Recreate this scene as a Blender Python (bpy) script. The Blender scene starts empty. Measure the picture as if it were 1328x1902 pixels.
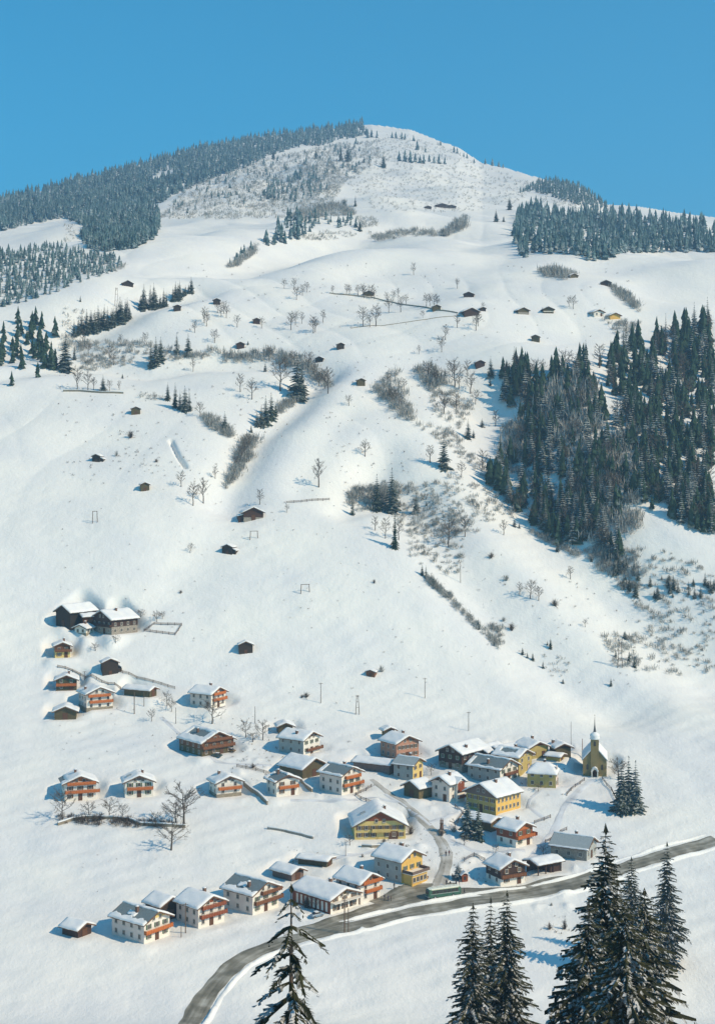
import bpy, bmesh, math, random
import numpy as np
from mathutils import Vector, Matrix, Euler

sc = bpy.context.scene
C = sc.collection
R = math.radians
random.seed(7)
rng = np.random.default_rng(11)

# ------------------------------------------------------------------ camera
FOC = 2700.0            # focal length in photograph pixels (frame 1328 x 1902)
CX, CY = 664.0, 850.0   # vanishing point of the view direction, eye level
cam_d = bpy.data.cameras.new('camera')
cam = bpy.data.objects.new('camera', cam_d)
C.objects.link(cam)
cam.location = (0, 0, 0)
cam.rotation_euler = (R(90), 0, 0)
cam_d.sensor_fit = 'VERTICAL'
cam_d.sensor_height = 24.0
cam_d.lens = 24.0 * FOC / 1902.0
cam_d.shift_y = -(951.0 - CY) / 1902.0
cam_d.clip_start = 1.0
cam_d.clip_end = 20000.0
sc.camera = cam

# ------------------------------------------------------------------ sky and sun
SUN_AZ, SUN_EL = 66.0, 39.0          # azimuth measured from behind the camera towards its right
to_sun = Vector((math.sin(R(SUN_AZ)) * math.cos(R(SUN_EL)), -math.cos(R(SUN_AZ)) * math.cos(R(SUN_EL)), math.sin(R(SUN_EL))))
w = bpy.data.worlds.new('World')
sc.world = w
w.use_nodes = True
nt = w.node_tree
bg = nt.nodes['Background']
sky = nt.nodes.new('ShaderNodeTexSky')
sky.sky_type = 'NISHITA'
sky.sun_disc = False
sky.sun_elevation = R(SUN_EL)
sky.sun_rotation = math.atan2(to_sun.x, to_sun.y)
sky.altitude = 2500
sky.air_density = 1.0
sky.dust_density = 0.0
sky.ozone_density = 3.0
hs = nt.nodes.new('ShaderNodeHueSaturation')
hs.inputs['Saturation'].default_value = 2.15
hs.inputs['Hue'].default_value = 0.474
nt.links.new(sky.outputs[0], hs.inputs['Color'])
nt.links.new(hs.outputs[0], bg.inputs['Color'])
bg.inputs['Strength'].default_value = 0.15

sun_d = bpy.data.lights.new('sun', 'SUN')
sun_d.energy = 4.5
sun_d.angle = R(0.5)
sun_d.color = (1.0, 0.825, 0.59)
sun = bpy.data.objects.new('sun', sun_d)
C.objects.link(sun)
sun.location = (300, -200, 400)
sun.rotation_euler = to_sun.to_track_quat('Z', 'Y').to_euler()

sc.view_settings.view_transform = 'Standard'
sc.view_settings.look = 'None'
sc.view_settings.exposure = 0.27
sc.view_settings.gamma = 1.0
sc.cycles.max_bounces = 5
sc.cycles.diffuse_bounces = 2
sc.cycles.volume_bounces = 0

# ------------------------------------------------------------------ materials
def new_mat(name):
    m = bpy.data.materials.new(name)
    m.use_nodes = True
    return m, m.node_tree, m.node_tree.nodes['Principled BSDF']

def mat(name, col, col2=None, scale=1.0, rough=0.8, detail=4.0, stretch=(1, 1, 1), bump=0.0, spec=0.3):
    m, t, b = new_mat(name)
    b.inputs['Roughness'].default_value = rough
    b.inputs['Specular IOR Level'].default_value = spec
    tc = t.nodes.new('ShaderNodeTexCoord')
    mp = t.nodes.new('ShaderNodeMapping')
    mp.inputs['Scale'].default_value = stretch
    t.links.new(tc.outputs['Object'], mp.inputs['Vector'])
    nz = t.nodes.new('ShaderNodeTexNoise')
    nz.inputs['Scale'].default_value = scale
    nz.inputs['Detail'].default_value = detail
    t.links.new(mp.outputs[0], nz.inputs['Vector'])
    cr = t.nodes.new('ShaderNodeValToRGB')
    c2 = col2 if col2 else tuple(c * 0.75 for c in col)
    cr.color_ramp.elements[0].position = 0.3
    cr.color_ramp.elements[1].position = 0.7
    cr.color_ramp.elements[0].color = (*c2, 1)
    cr.color_ramp.elements[1].color = (*col, 1)
    t.links.new(nz.outputs['Fac'], cr.inputs[0])
    t.links.new(cr.outputs[0], b.inputs['Base Color'])
    if bump:
        bp = t.nodes.new('ShaderNodeBump')
        bp.inputs['Strength'].default_value = bump
        bp.inputs['Distance'].default_value = 0.05
        t.links.new(nz.outputs['Fac'], bp.inputs['Height'])
        t.links.new(bp.outputs[0], b.inputs['Normal'])
    return m

def plank(name, col, col2, per=6.0, axis='Z'):
    """timber boards: a band texture across the boards plus grain"""
    m, t, b = new_mat(name)
    b.inputs['Roughness'].default_value = 0.85
    tc = t.nodes.new('ShaderNodeTexCoord')
    wv = t.nodes.new('ShaderNodeTexWave')
    wv.bands_direction = axis
    wv.inputs['Scale'].default_value = per / 6.28
    wv.inputs['Distortion'].default_value = 0.6
    t.links.new(tc.outputs['Object'], wv.inputs['Vector'])
    nz = t.nodes.new('ShaderNodeTexNoise')
    nz.inputs['Scale'].default_value = 1.3
    nz.inputs['Detail'].default_value = 6
    t.links.new(tc.outputs['Object'], nz.inputs['Vector'])
    mx = t.nodes.new('ShaderNodeMath'); mx.operation = 'MULTIPLY'
    t.links.new(wv.outputs['Fac'], mx.inputs[0]); t.links.new(nz.outputs['Fac'], mx.inputs[1])
    cr = t.nodes.new('ShaderNodeValToRGB')
    cr.color_ramp.elements[0].position = 0.05; cr.color_ramp.elements[1].position = 0.55
    cr.color_ramp.elements[0].color = (*col2, 1); cr.color_ramp.elements[1].color = (*col, 1)
    t.links.new(mx.outputs[0], cr.inputs[0])
    t.links.new(cr.outputs[0], b.inputs['Base Color'])
    return m

def snow_mat(name, base=(0.83, 0.82, 0.785), s1=0.03, s2=0.6, bump=0.5, dist=0.26, crust=3.8):
    m, t, b = new_mat(name)
    b.inputs['Roughness'].default_value = 0.6
    b.inputs['Specular IOR Level'].default_value = 0.15
    tc = t.nodes.new('ShaderNodeTexCoord')
    n1 = t.nodes.new('ShaderNodeTexNoise'); n1.inputs['Scale'].default_value = s1; n1.inputs['Detail'].default_value = 8
    n2 = t.nodes.new('ShaderNodeTexNoise'); n2.inputs['Scale'].default_value = s2; n2.inputs['Detail'].default_value = 5
    t.links.new(tc.outputs['Object'], n1.inputs['Vector']); t.links.new(tc.outputs['Object'], n2.inputs['Vector'])
    cr = t.nodes.new('ShaderNodeValToRGB')
    cr.color_ramp.elements[0].position = 0.35; cr.color_ramp.elements[1].position = 0.65
    cr.color_ramp.elements[0].color = (base[0] * 0.93, base[1] * 0.94, base[2] * 0.96, 1)
    cr.color_ramp.elements[1].color = (base[0] * 1.04, base[1] * 1.03, base[2] * 1.0, 1)
    t.links.new(n1.outputs['Fac'], cr.inputs[0]); t.links.new(cr.outputs[0], b.inputs['Base Color'])
    nc = t.nodes.new('ShaderNodeTexNoise'); nc.inputs['Scale'].default_value = s2 * .27; nc.inputs['Detail'].default_value = 9; nc.inputs['Roughness'].default_value = .66
    nc.inputs['Distortion'].default_value = .15
    mpw = t.nodes.new('ShaderNodeMapping'); mpw.inputs['Scale'].default_value = (1.0, .55, 1.0); mpw.inputs['Rotation'].default_value = (0, 0, .5)
    t.links.new(tc.outputs['Object'], mpw.inputs['Vector']); t.links.new(mpw.outputs[0], nc.inputs['Vector'])
    n3 = t.nodes.new('ShaderNodeTexNoise'); n3.inputs['Scale'].default_value = s2 * 4.2; n3.inputs['Detail'].default_value = 4
    t.links.new(tc.outputs['Object'], n3.inputs['Vector'])
    a3 = t.nodes.new('ShaderNodeMath'); a3.operation = 'MULTIPLY_ADD'; a3.inputs[1].default_value = 0.45
    t.links.new(n3.outputs['Fac'], a3.inputs[0]); t.links.new(n1.outputs['Fac'], a3.inputs[2])
    ad = t.nodes.new('ShaderNodeMath'); ad.operation = 'ADD'
    a4 = t.nodes.new('ShaderNodeMath'); a4.operation = 'MULTIPLY_ADD'; a4.inputs[1].default_value = crust
    t.links.new(nc.outputs['Fac'], a4.inputs[0]); t.links.new(a3.outputs[0], a4.inputs[2])
    t.links.new(a4.outputs[0], ad.inputs[0]); t.links.new(n2.outputs['Fac'], ad.inputs[1])
    bp = t.nodes.new('ShaderNodeBump'); bp.inputs['Strength'].default_value = bump; bp.inputs['Distance'].default_value = dist
    t.links.new(ad.outputs[0], bp.inputs['Height']); t.links.new(bp.outputs[0], b.inputs['Normal'])
    return m

def needle_mat(name, col, col2, snow_lo=0.55, snow_hi=0.95, snow_amt=0.8, scale=1.5):
    """needles, with snow lying on whatever faces up"""
    m, t, b = new_mat(name)
    b.inputs['Roughness'].default_value = 0.9
    b.inputs['Specular IOR Level'].default_value = 0.1
    tc = t.nodes.new('ShaderNodeTexCoord')
    nz = t.nodes.new('ShaderNodeTexNoise'); nz.inputs['Scale'].default_value = scale; nz.inputs['Detail'].default_value = 3
    ge = t.nodes.new('ShaderNodeNewGeometry')
    t.links.new(ge.outputs['Position'], nz.inputs['Vector'])
    cr = t.nodes.new('ShaderNodeValToRGB')
    cr.color_ramp.elements[0].position = 0.35; cr.color_ramp.elements[1].position = 0.65
    cr.color_ramp.elements[0].color = (*col2, 1); cr.color_ramp.elements[1].color = (*col, 1)
    t.links.new(nz.outputs['Fac'], cr.inputs[0])
    sx = t.nodes.new('ShaderNodeSeparateXYZ'); t.links.new(ge.outputs['True Normal'], sx.inputs[0])
    ad = t.nodes.new('ShaderNodeMath'); ad.operation = 'MULTIPLY_ADD'
    t.links.new(nz.outputs['Fac'], ad.inputs[0]); ad.inputs[1].default_value = 0.9
    sub = t.nodes.new('ShaderNodeMath'); sub.operation = 'SUBTRACT'; sub.inputs[1].default_value = 0.45
    t.links.new(sx.outputs['Z'], sub.inputs[0]); t.links.new(sub.outputs[0], ad.inputs[2])
    mr = t.nodes.new('ShaderNodeMapRange')
    mr.inputs['From Min'].default_value = snow_lo; mr.inputs['From Max'].default_value = snow_hi
    mr.inputs['To Max'].default_value = snow_amt
    t.links.new(ad.outputs[0], mr.inputs['Value'])
    mx = t.nodes.new('ShaderNodeMixRGB')
    mx.inputs[2].default_value = (0.78, 0.80, 0.82, 1)
    n4 = t.nodes.new('ShaderNodeTexNoise'); n4.inputs['Scale'].default_value = 0.09; n4.inputs['Detail'].default_value = 3
    t.links.new(ge.outputs['Position'], n4.inputs['Vector'])
    oi_ = t.nodes.new('ShaderNodeObjectInfo')
    av = t.nodes.new('ShaderNodeMath'); av.operation = 'MULTIPLY_ADD'; av.inputs[1].default_value = 0.5
    t.links.new(oi_.outputs['Random'], av.inputs[0])
    hf = t.nodes.new('ShaderNodeMath'); hf.operation = 'MULTIPLY'; hf.inputs[1].default_value = 0.8
    t.links.new(n4.outputs['Fac'], hf.inputs[0]); t.links.new(hf.outputs[0], av.inputs[2])
    hv = t.nodes.new('ShaderNodeHueSaturation')
    m1 = t.nodes.new('ShaderNodeMapRange'); m1.inputs['To Min'].default_value = 0.6; m1.inputs['To Max'].default_value = 1.5
    m2 = t.nodes.new('ShaderNodeMapRange'); m2.inputs['To Min'].default_value = 0.53; m2.inputs['To Max'].default_value = 0.47
    t.links.new(av.outputs[0], m1.inputs['Value']); t.links.new(av.outputs[0], m2.inputs['Value'])
    t.links.new(m1.outputs[0], hv.inputs['Value']); t.links.new(m2.outputs[0], hv.inputs['Hue']); t.links.new(cr.outputs[0], hv.inputs['Color'])
    t.links.new(mr.outputs[0], mx.inputs[0]); t.links.new(hv.outputs[0], mx.inputs[1])
    t.links.new(mx.outputs[0], b.inputs['Base Color'])
    return m

M = {}
M['snow'] = snow_mat('snow')
M['roofsnow'] = snow_mat('roof_snow', (0.82, 0.82, 0.81), 0.4, 2.0, 0.4, 0.15, 1.0)
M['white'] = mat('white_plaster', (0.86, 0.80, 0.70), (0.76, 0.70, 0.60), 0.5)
M['pinkish'] = mat('shade_tinted_white_plaster', (0.78, 0.66, 0.57), (0.68, 0.56, 0.49), 0.5)  # white plaster with a warm shade tone painted into the colour
M['salmon'] = mat('salmon_plaster', (0.52, 0.27, 0.17), (0.42, 0.21, 0.14), 0.7)
M['yellow'] = mat('yellow_plaster', (0.76, 0.58, 0.22), (0.66, 0.47, 0.16), 0.5)
M['gold'] = mat('golden_and_sunlit_plaster', (0.78, 0.50, 0.13), (0.68, 0.40, 0.10), 0.5)  # golden paint, also the painted sunlit tone of the big inn's side
M['ochre'] = mat('ochre_plaster', (0.30, 0.225, 0.095), (0.23, 0.17, 0.07), 0.6)
M['olive'] = mat('shade_toned_yellow_plaster', (0.52, 0.40, 0.13), (0.42, 0.32, 0.11), 0.6)  # yellow plaster with shade painted into the tone
M['grey'] = mat('grey_render_and_shade', (0.42, 0.43, 0.40), (0.32, 0.33, 0.31), 0.7)  # grey render, also painted in place of shade on some side walls
M['stone'] = mat('rubble_stone', (0.42, 0.37, 0.30), (0.20, 0.17, 0.14), 2.2, bump=0.5)
M['plinth'] = mat('plinth_render', (0.34, 0.29, 0.21), (0.22, 0.18, 0.13), 1.2)
M['dark'] = plank('weathered_dark_timber', (0.095, 0.042, 0.022), (0.028, 0.014, 0.009), 14)
M['darkv'] = plank('tarred_boarding', (0.062, 0.036, 0.018), (0.018, 0.012, 0.007), 18, 'X')
M['brown'] = plank('brown_timber', (0.28, 0.105, 0.035), (0.11, 0.042, 0.016), 14)
M['red'] = plank('red_brown_timber', (0.36, 0.095, 0.030), (0.17, 0.045, 0.016), 14)
M['orange'] = plank('orange_stained_timber', (0.62, 0.18, 0.035), (0.38, 0.10, 0.02), 16)
M['greyboard'] = plank('grey_weathered_boards', (0.24, 0.17, 0.14), (0.12, 0.08, 0.065), 18, 'X')
M['mossy'] = plank('olive_weathered_boards', (0.16, 0.12, 0.045), (0.05, 0.04, 0.016), 16, 'X')
M['soffit'] = plank('roof_timber', (0.15, 0.075, 0.035), (0.07, 0.035, 0.018), 10, 'Y')
M['slate'] = mat('grey_green_roofing', (0.20, 0.24, 0.245), (0.14, 0.175, 0.185), 1.6, 0.7, stretch=(1, 3, 1))
M['tin'] = mat('pale_sheet_roofing', (0.36, 0.40, 0.40), (0.28, 0.32, 0.33), 1.2, 0.6, stretch=(1, 3, 1))
M['frame'] = mat('painted_window_frame', (0.62, 0.58, 0.50), None, 2)
M['pane'] = mat('window_glass', (0.035, 0.030, 0.028), (0.06, 0.05, 0.045), 0.8, 0.15, spec=0.5)
M['shutter'] = mat('brown_shutter', (0.16, 0.08, 0.035), None, 3)
M['gshutter'] = mat('green_shutter', (0.08, 0.14, 0.07), None, 3)
M['brick'] = mat('chimney_render', (0.22, 0.12, 0.08), (0.12, 0.07, 0.05), 3)
M['door'] = mat('door_timber', (0.13, 0.06, 0.03), None, 4)
M['bark'] = mat('bark', (0.13, 0.10, 0.075), (0.06, 0.045, 0.035), 3, 0.9)
M['twig'] = mat('bare_twigs', (0.17, 0.135, 0.105), (0.10, 0.08, 0.06), 1.5, 0.9)
M['twiggrey'] = mat('paled_twigs', (0.46, 0.46, 0.43), (0.24, 0.23, 0.20), 0.15, 0.9)  # twig colour paled to offset self-shadowing in the thickets
M['pole'] = mat('pole_timber', (0.17, 0.115, 0.075), (0.10, 0.065, 0.045), 2, 0.9)
M['steel'] = mat('painted_steel', (0.10, 0.10, 0.10), None, 2, 0.5)
M['needle'] = needle_mat('spruce_needles', (0.020, 0.044, 0.020), (0.009, 0.020, 0.010), 0.70, 0.95, 0.35)
M['needlefront'] = needle_mat('spruce_sprays', (0.034, 0.036, 0.016), (0.011, 0.015, 0.008), 0.80, 0.98, 0.6, 0.8)
M['needlefar'] = needle_mat('frosted_haze_tinted_needles', (0.105, 0.165, 0.165), (0.045, 0.085, 0.095), 0.3, 0.95, 0.6, 0.10)  # pale blue base paints distance haze into the needles, besides the snow
M['road'] = None
M['needlemid'] = needle_mat('wood_spruce_needles', (0.030, 0.056, 0.036), (0.012, 0.026, 0.018), 0.5, 0.95, 0.42, 0.5)

def road_mat(name, ca, cb, cc):
    m, t, b = new_mat(name)
    b.inputs['Roughness'].default_value = 0.55
    uv = t.nodes.new('ShaderNodeUVMap')
    mp = t.nodes.new('ShaderNodeMapping'); mp.inputs['Scale'].default_value = (0.05, 0.9, 1)
    t.links.new(uv.outputs[0], mp.inputs['Vector'])
    n1 = t.nodes.new('ShaderNodeTexNoise'); n1.inputs['Scale'].default_value = 1.0; n1.inputs['Detail'].default_value = 6
    t.links.new(mp.outputs[0], n1.inputs['Vector'])
    tc = t.nodes.new('ShaderNodeTexCoord')
    n2 = t.nodes.new('ShaderNodeTexNoise'); n2.inputs['Scale'].default_value = 0.25; n2.inputs['Detail'].default_value = 7
    t.links.new(tc.outputs['Object'], n2.inputs['Vector'])
    mx = t.nodes.new('ShaderNodeMath'); mx.operation = 'MULTIPLY_ADD'; mx.inputs[1].default_value = 0.5
    t.links.new(n2.outputs['Fac'], mx.inputs[0])
    h = t.nodes.new('ShaderNodeMath'); h.operation = 'MULTIPLY'; h.inputs[1].default_value = 0.5
    t.links.new(n1.outputs['Fac'], h.inputs[0]); t.links.new(h.outputs[0], mx.inputs[2])
    cr = t.nodes.new('ShaderNodeValToRGB')
    cr.color_ramp.elements[0].position = 0.36; cr.color_ramp.elements[0].color = (*ca, 1)
    cr.color_ramp.elements[1].position = 0.66; cr.color_ramp.elements[1].color = (*cc, 1)
    e = cr.color_ramp.elements.new(0.5); e.color = (*cb, 1)
    t.links.new(mx.outputs[0], cr.inputs[0]); t.links.new(cr.outputs[0], b.inputs['Base Color'])
    return m
M['road'] = road_mat('slushy_road', (0.10, 0.09, 0.06), (0.22, 0.20, 0.15), (0.44, 0.42, 0.36))
M['street'] = road_mat('trodden_snow_street', (0.26, 0.23, 0.18), (0.45, 0.42, 0.36), (0.66, 0.65, 0.62))
M['track'] = road_mat('snow_track', (0.50, 0.50, 0.50), (0.66, 0.67, 0.68), (0.78, 0.80, 0.82))

# ------------------------------------------------------------------ object helpers
def tag(o, label=None, cat=None, group=None, kind=None):
    if label: o['label'] = label
    if cat: o['category'] = cat
    if group: o['group'] = group
    if kind: o['kind'] = kind
    return o

def thing(name, label, cat, loc=(0, 0, 0), rz=0.0, group=None):
    o = bpy.data.objects.new(name, None)
    C.objects.link(o)
    o.location = loc
    o.rotation_euler = (0, 0, rz)
    o.empty_display_size = 0.5
    return tag(o, label, cat, group)

class MB:
    """collects shapes, then links them as one mesh object"""
    def __init__(s):
        s.v = []; s.f = []; s.mi = []
    def add(s, vs, fs, mi=0):
        b = len(s.v)
        s.v.extend([tuple(p) for p in vs])
        for f in fs:
            s.f.append(tuple(b + i for i in f)); s.mi.append(mi)
        return s
    def box(s, x0, x1, y0, y1, z0, z1, mi=0):
        return s.add([(x0, y0, z0), (x1, y0, z0), (x1, y1, z0), (x0, y1, z0), (x0, y0, z1), (x1, y0, z1), (x1, y1, z1), (x0, y1, z1)],
                     [(0, 3, 2, 1), (4, 5, 6, 7), (0, 1, 5, 4), (1, 2, 6, 5), (2, 3, 7, 6), (3, 0, 4, 7)], mi)
    def prism(s, prof, y0, y1, mi=0):
        """profile in x,z (counter-clockwise seen from -y) extruded along y"""
        n = len(prof)
        vs = [(x, y0, z) for x, z in prof] + [(x, y1, z) for x, z in prof]
        fs = [tuple(range(n)), tuple(range(2 * n - 1, n - 1, -1))]
        for i in range(n):
            j = (i + 1) % n
            fs.append((i, n + i, n + j, j))
        return s.add(vs, fs, mi)
    def tube(s, pts, rads, k=5, mi=0, cap=True):
        pts = [Vector(p) for p in pts]
        rings = []
        b = len(s.v)
        for i, p in enumerate(pts):
            d = (pts[min(i + 1, len(pts) - 1)] - pts[max(i - 1, 0)])
            if d.length < 1e-9: d = Vector((0, 0, 1))
            d.normalize()
            a = d.cross(Vector((0.31, 0.95, 0.1)) if abs(d.z) > 0.9 else Vector((0, 0, 1))); a.normalize()
            c = d.cross(a)
            for q in range(k):
                t = 2 * math.pi * q / k
                s.v.append(tuple(p + (a * math.cos(t) + c * math.sin(t)) * rads[i]))
        for i in range(len(pts) - 1):
            for q in range(k):
                r = (q + 1) % k
                s.f.append((b + i * k + q, b + i * k + r, b + (i + 1) * k + r, b + (i + 1) * k + q)); s.mi.append(mi)
        if cap:
            s.f.append(tuple(b + q for q in range(k - 1, -1, -1))); s.mi.append(mi)
            e = b + (len(pts) - 1) * k
            s.f.append(tuple(e + q for q in range(k))); s.mi.append(mi)
        return s
    def mesh(s, name, mats, smooth=False):
        me = bpy.data.meshes.new(name)
        me.from_pydata(s.v, [], s.f)
        for m in (mats if isinstance(mats, (list, tuple)) else [mats]):
            me.materials.append(M[m] if isinstance(m, str) else m)
        if any(s.mi): me.polygons.foreach_set('material_index', s.mi)
        if smooth: me.polygons.foreach_set('use_smooth', [True] * len(me.polygons))
        me.update()
        return me
    def build(s, name, mats, parent=None, loc=(0, 0, 0), rz=0, smooth=False):
        return link(name, s.mesh(name, mats, smooth), parent, loc, rz)

def link(name, me, parent=None, loc=(0, 0, 0), rz=0):
    o = bpy.data.objects.new(name, me)
    C.objects.link(o)
    o.parent = parent
    o.location = loc
    o.rotation_euler = (0, 0, rz)
    return o

def fast_mesh(name, verts, faces, mats, midx=None, smooth=False):
    """numpy arrays in; faces is an (n,k) array"""
    me = bpy.data.meshes.new(name)
    n, k = faces.shape
    me.vertices.add(len(verts)); me.vertices.foreach_set('co', np.asarray(verts, np.float32).ravel())
    me.loops.add(n * k); me.loops.foreach_set('vertex_index', np.asarray(faces, np.int32).ravel())
    me.polygons.add(n)
    me.polygons.foreach_set('loop_start', np.arange(0, n * k, k, dtype=np.int32))
    me.polygons.foreach_set('loop_total', np.full(n, k, dtype=np.int32))
    for m in mats: me.materials.append(M[m])
    if midx is not None: me.polygons.foreach_set('material_index', np.asarray(midx, np.int32))
    me.polygons.foreach_set('use_smooth', np.full(n, smooth, dtype=bool))
    me.update(); me.validate()
    return me

# ------------------------------------------------------------------ the terrain: one sheet
def smooth1(a, k, axis=0):
    r = int(3 * k)
    ker = np.exp(-0.5 * (np.arange(-r, r + 1) / k) ** 2); ker /= ker.sum()
    pad = [(0, 0)] * a.ndim; pad[axis] = (r, r)
    p = np.pad(a, pad, mode='edge')
    return np.apply_along_axis(lambda m: np.convolve(m, ker, 'valid'), axis, p)

Ys = np.concatenate([np.geomspace(5, 330, 90, endpoint=False), np.geomspace(330, 1150, 700, endpoint=False),
                     np.geomspace(1150, 3300, 330, endpoint=False), np.geomspace(3300, 5600, 24)])
Us = np.concatenate([np.linspace(-0.46, -0.27, 60, endpoint=False), np.linspace(-0.27, 0.27, 480), np.linspace(0.27, 0.46, 61)[1:]])
# slope profile of the valley floor and the hillside: distance from the viewpoint -> sight-line row
PY = np.array([5, 40, 100, 300, 349, 392, 407, 428, 455, 484, 517, 545, 568, 592, 620, 652, 695, 750, 820, 905, 960, 1040], float)
PR = np.array([2600, 2080, 2010, 1935, 1902, 1740, 1700, 1640, 1560, 1480, 1400, 1340, 1280, 1200, 1100, 1000, 900, 800, 700, 600, 550, 500], float)
ST = np.array([0, .071, .148, .235, .44, .67, .85, 1.0]); SS = np.array([0, .185, .295, .37, .555, .74, .885, 1.0])
px_c = np.array([-400, 0, 115, 250, 380, 520, 660, 690, 760, 850, 895, 1000, 1070, 1125, 1187, 1328, 1700], float)
row_c = np.array([470, 372, 344, 306, 272, 248, 231, 229, 240, 272, 300, 328, 344, 379, 385, 402, 450], float)
dis_c = np.array([2400, 2500, 2550, 2700, 2800, 2900, 3000, 3000, 2950, 2750, 2600, 2300, 2150, 2000, 1900, 1800, 1700], float)
pxs = CX + Us * FOC
rc = np.interp(pxs, px_c, row_c); yc = smooth1(np.interp(pxs, px_c, dis_c), 8)
rows = np.zeros((len(Ys), len(Us)))
low = np.interp(np.log(Ys), np.log(PY), PR)
for j in range(len(Us)):
    t = (Ys - 1040) / (yc[j] - 1040)
    up = 500 + (rc[j] - 500) * np.interp(t, ST, SS)
    rows[:, j] = np.where(Ys <= 1040, low, up)
rows = smooth1(rows, 9, 0)
Zg = (CY - rows) / FOC * Ys[:, None]
# beyond the crest the ground falls away again
for j in range(len(Us)):
    k = np.searchsorted(Ys, yc[j])
    zc = (CY - rc[j]) / FOC * yc[j]
    d = Ys - yc[j]
    back = zc - np.clip(d, 0, None) ** 2 * 0.0003 - 0.05 * np.clip(d, 0, None)
    Zg[:, j] = np.where(d > 0, np.maximum(back, -100), np.minimum(Zg[:, j], 1e9))
Xg = Us[None, :] * Ys[:, None]
Yg = np.repeat(Ys[:, None], len(Us), 1)

def base_at(px, py):
    """where the sight line of a bearing meets the undisturbed slope"""
    u = (px - CX) / FOC
    j = min(max(int(np.searchsorted(Us, u)), 1), len(Us) - 1)
    a = (u - Us[j - 1]) / (Us[j] - Us[j - 1])
    col = Zg[:, j - 1] * (1 - a) + Zg[:, j] * a
    r = CY - FOC * col / Ys
    i0 = np.searchsorted(Ys, 330)
    i = i0 + int(np.argmax(r[i0:] <= py)) if (r[i0:] <= py).any() else int(np.searchsorted(Ys, yc[j]))
    i = max(i, 1)
    den = r[i - 1] - r[i]
    f = 0.0 if abs(den) < 1e-9 else min(max((r[i - 1] - py) / den, 0), 1)
    y = Ys[i - 1] + (Ys[i] - Ys[i - 1]) * f
    z = col[i - 1] + (col[i] - col[i - 1]) * f
    return Vector((u * y, y, z))

# gentle undulation of the snow
nrng = np.random.default_rng(5)
und = np.zeros_like(Zg)
gain = np.clip((Yg - 500) / 350, 0.05, 1.3)
for lam, amp in ((340, 4.5), (190, 2.6), (105, 1.5), (58, 0.6), (31, 0.16)):
    acc = np.zeros_like(Zg)
    for k in range(7):
        th = nrng.uniform(0, math.pi); ph = nrng.uniform(0, 6.28); l = lam * nrng.uniform(0.75, 1.35)
        acc += np.sin((Xg * math.cos(th) + Yg * math.sin(th)) * 2 * math.pi / l + ph)
    und += acc / 7 ** 0.5 * amp * (np.clip(Yg / lam / 6, 0, 1))
und *= gain * np.clip((Yg - 330) / 60, 0, 1)
near_crest = np.clip(1.05 - (Yg / yc[None, :]), 0, 0.25) / 0.25
und *= np.where(Yg > 1500, np.clip(near_crest, 0.15, 1), 1)

def poly_dist(pts):
    D = np.full(Zg.shape, 1e9)
    for (ax, ay), (bx, by) in zip(pts[:-1], pts[1:]):
        dx, dy = bx - ax, by - ay
        t = np.clip(((Xg - ax) * dx + (Yg - ay) * dy) / (dx * dx + dy * dy + 1e-9), 0, 1)
        D = np.minimum(D, np.hypot(Xg - ax - t * dx, Yg - ay - t * dy))
    return D
def carve(pxs_, depth, width):
    pts = [base_at(*p) for p in pxs_]
    D = poly_dist([(p.x, p.y) for p in pts])
    return -depth * np.exp(-(D / width) ** 2)
cut = np.zeros_like(Zg)
cut += carve([(700, 860), (780, 950), (860, 1040), (930, 1130), (1010, 1200), (1080, 1262), (1140, 1300)], 7, 17)   # bushy gully
cut += carve([(905, 740), (960, 880), (1040, 985), (1120, 1060), (1200, 1130), (1330, 1210)], 13, 26)              # gully under the wood
cut += carve([(600, 690), (552, 745), (485, 800), (445, 865), (415, 925)], 5.5, 12)
cut += carve([(0, 690), (115, 668), (200, 655), (280, 668), (400, 655), (500, 662), (585, 690)], 6, 15)
cut += carve([(0, 640), (115, 625), (200, 592), (290, 560), (360, 540)], 9, 20)
cut += carve([(420, 500), (480, 465), (560, 448), (680, 425), (830, 425)], 9, 35)
cut += carve([(640, 935), (700, 905), (780, 900)], 4, 10)
cut += carve([(318, 822), (330, 850), (345, 872)], 3.2, 0.95)
cut += -carve([(640, 720), (600, 790), (530, 870)], 2.2, 22) - carve([(800, 760), (690, 860)], 3, 25)
cut += carve([(650, 770), (590, 850), (560, 900)], 1.8, 10) + carve([(720, 830), (650, 900)], 3.5, 11)
cut += -carve([(1000, 700), (1100, 800), (1187, 930)], 10, 45)
cut += carve([(440, 930), (400, 1000), (330, 1085)], 2.2, 14) - carve([(250, 980), (330, 960)], 2.5, 25)
cut += carve([(300, 350), (400, 330), (500, 330), (560, 350)], 8, 50) - carve([(600, 300), (620, 380)], 8, 60)
# folds running down the fall line
for ang, lam, amp, ph in ((0.30, 46, 0.7, 0.4), (-0.42, 33, 0.5, 2.1), (0.05, 78, 0.8, 1.3)):
    warp = 2.1 * np.sin(Yg / 53 + Xg / 120 + ph * 3) + 1.3 * np.sin(Xg / 41 + Yg / 67 + ph) + .5 * np.sin(Yg / 19 + ph * 7)
    q_ = np.abs(np.sin((Xg * math.cos(ang) + Yg * math.sin(ang)) * math.pi / lam + warp))
    msk = np.clip(np.sin(Xg / 83 + ph * 5) * np.sin(Yg / 71 + ph * 2) * 1.6 + .25, 0, 1)
    und += -amp * (1 - q_) ** 2.2 * msk * np.clip((Yg - 625) / 90, 0, 1) * np.clip((1700 - Yg) / 500, 0.25, 1)
Zg += und + cut
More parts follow.
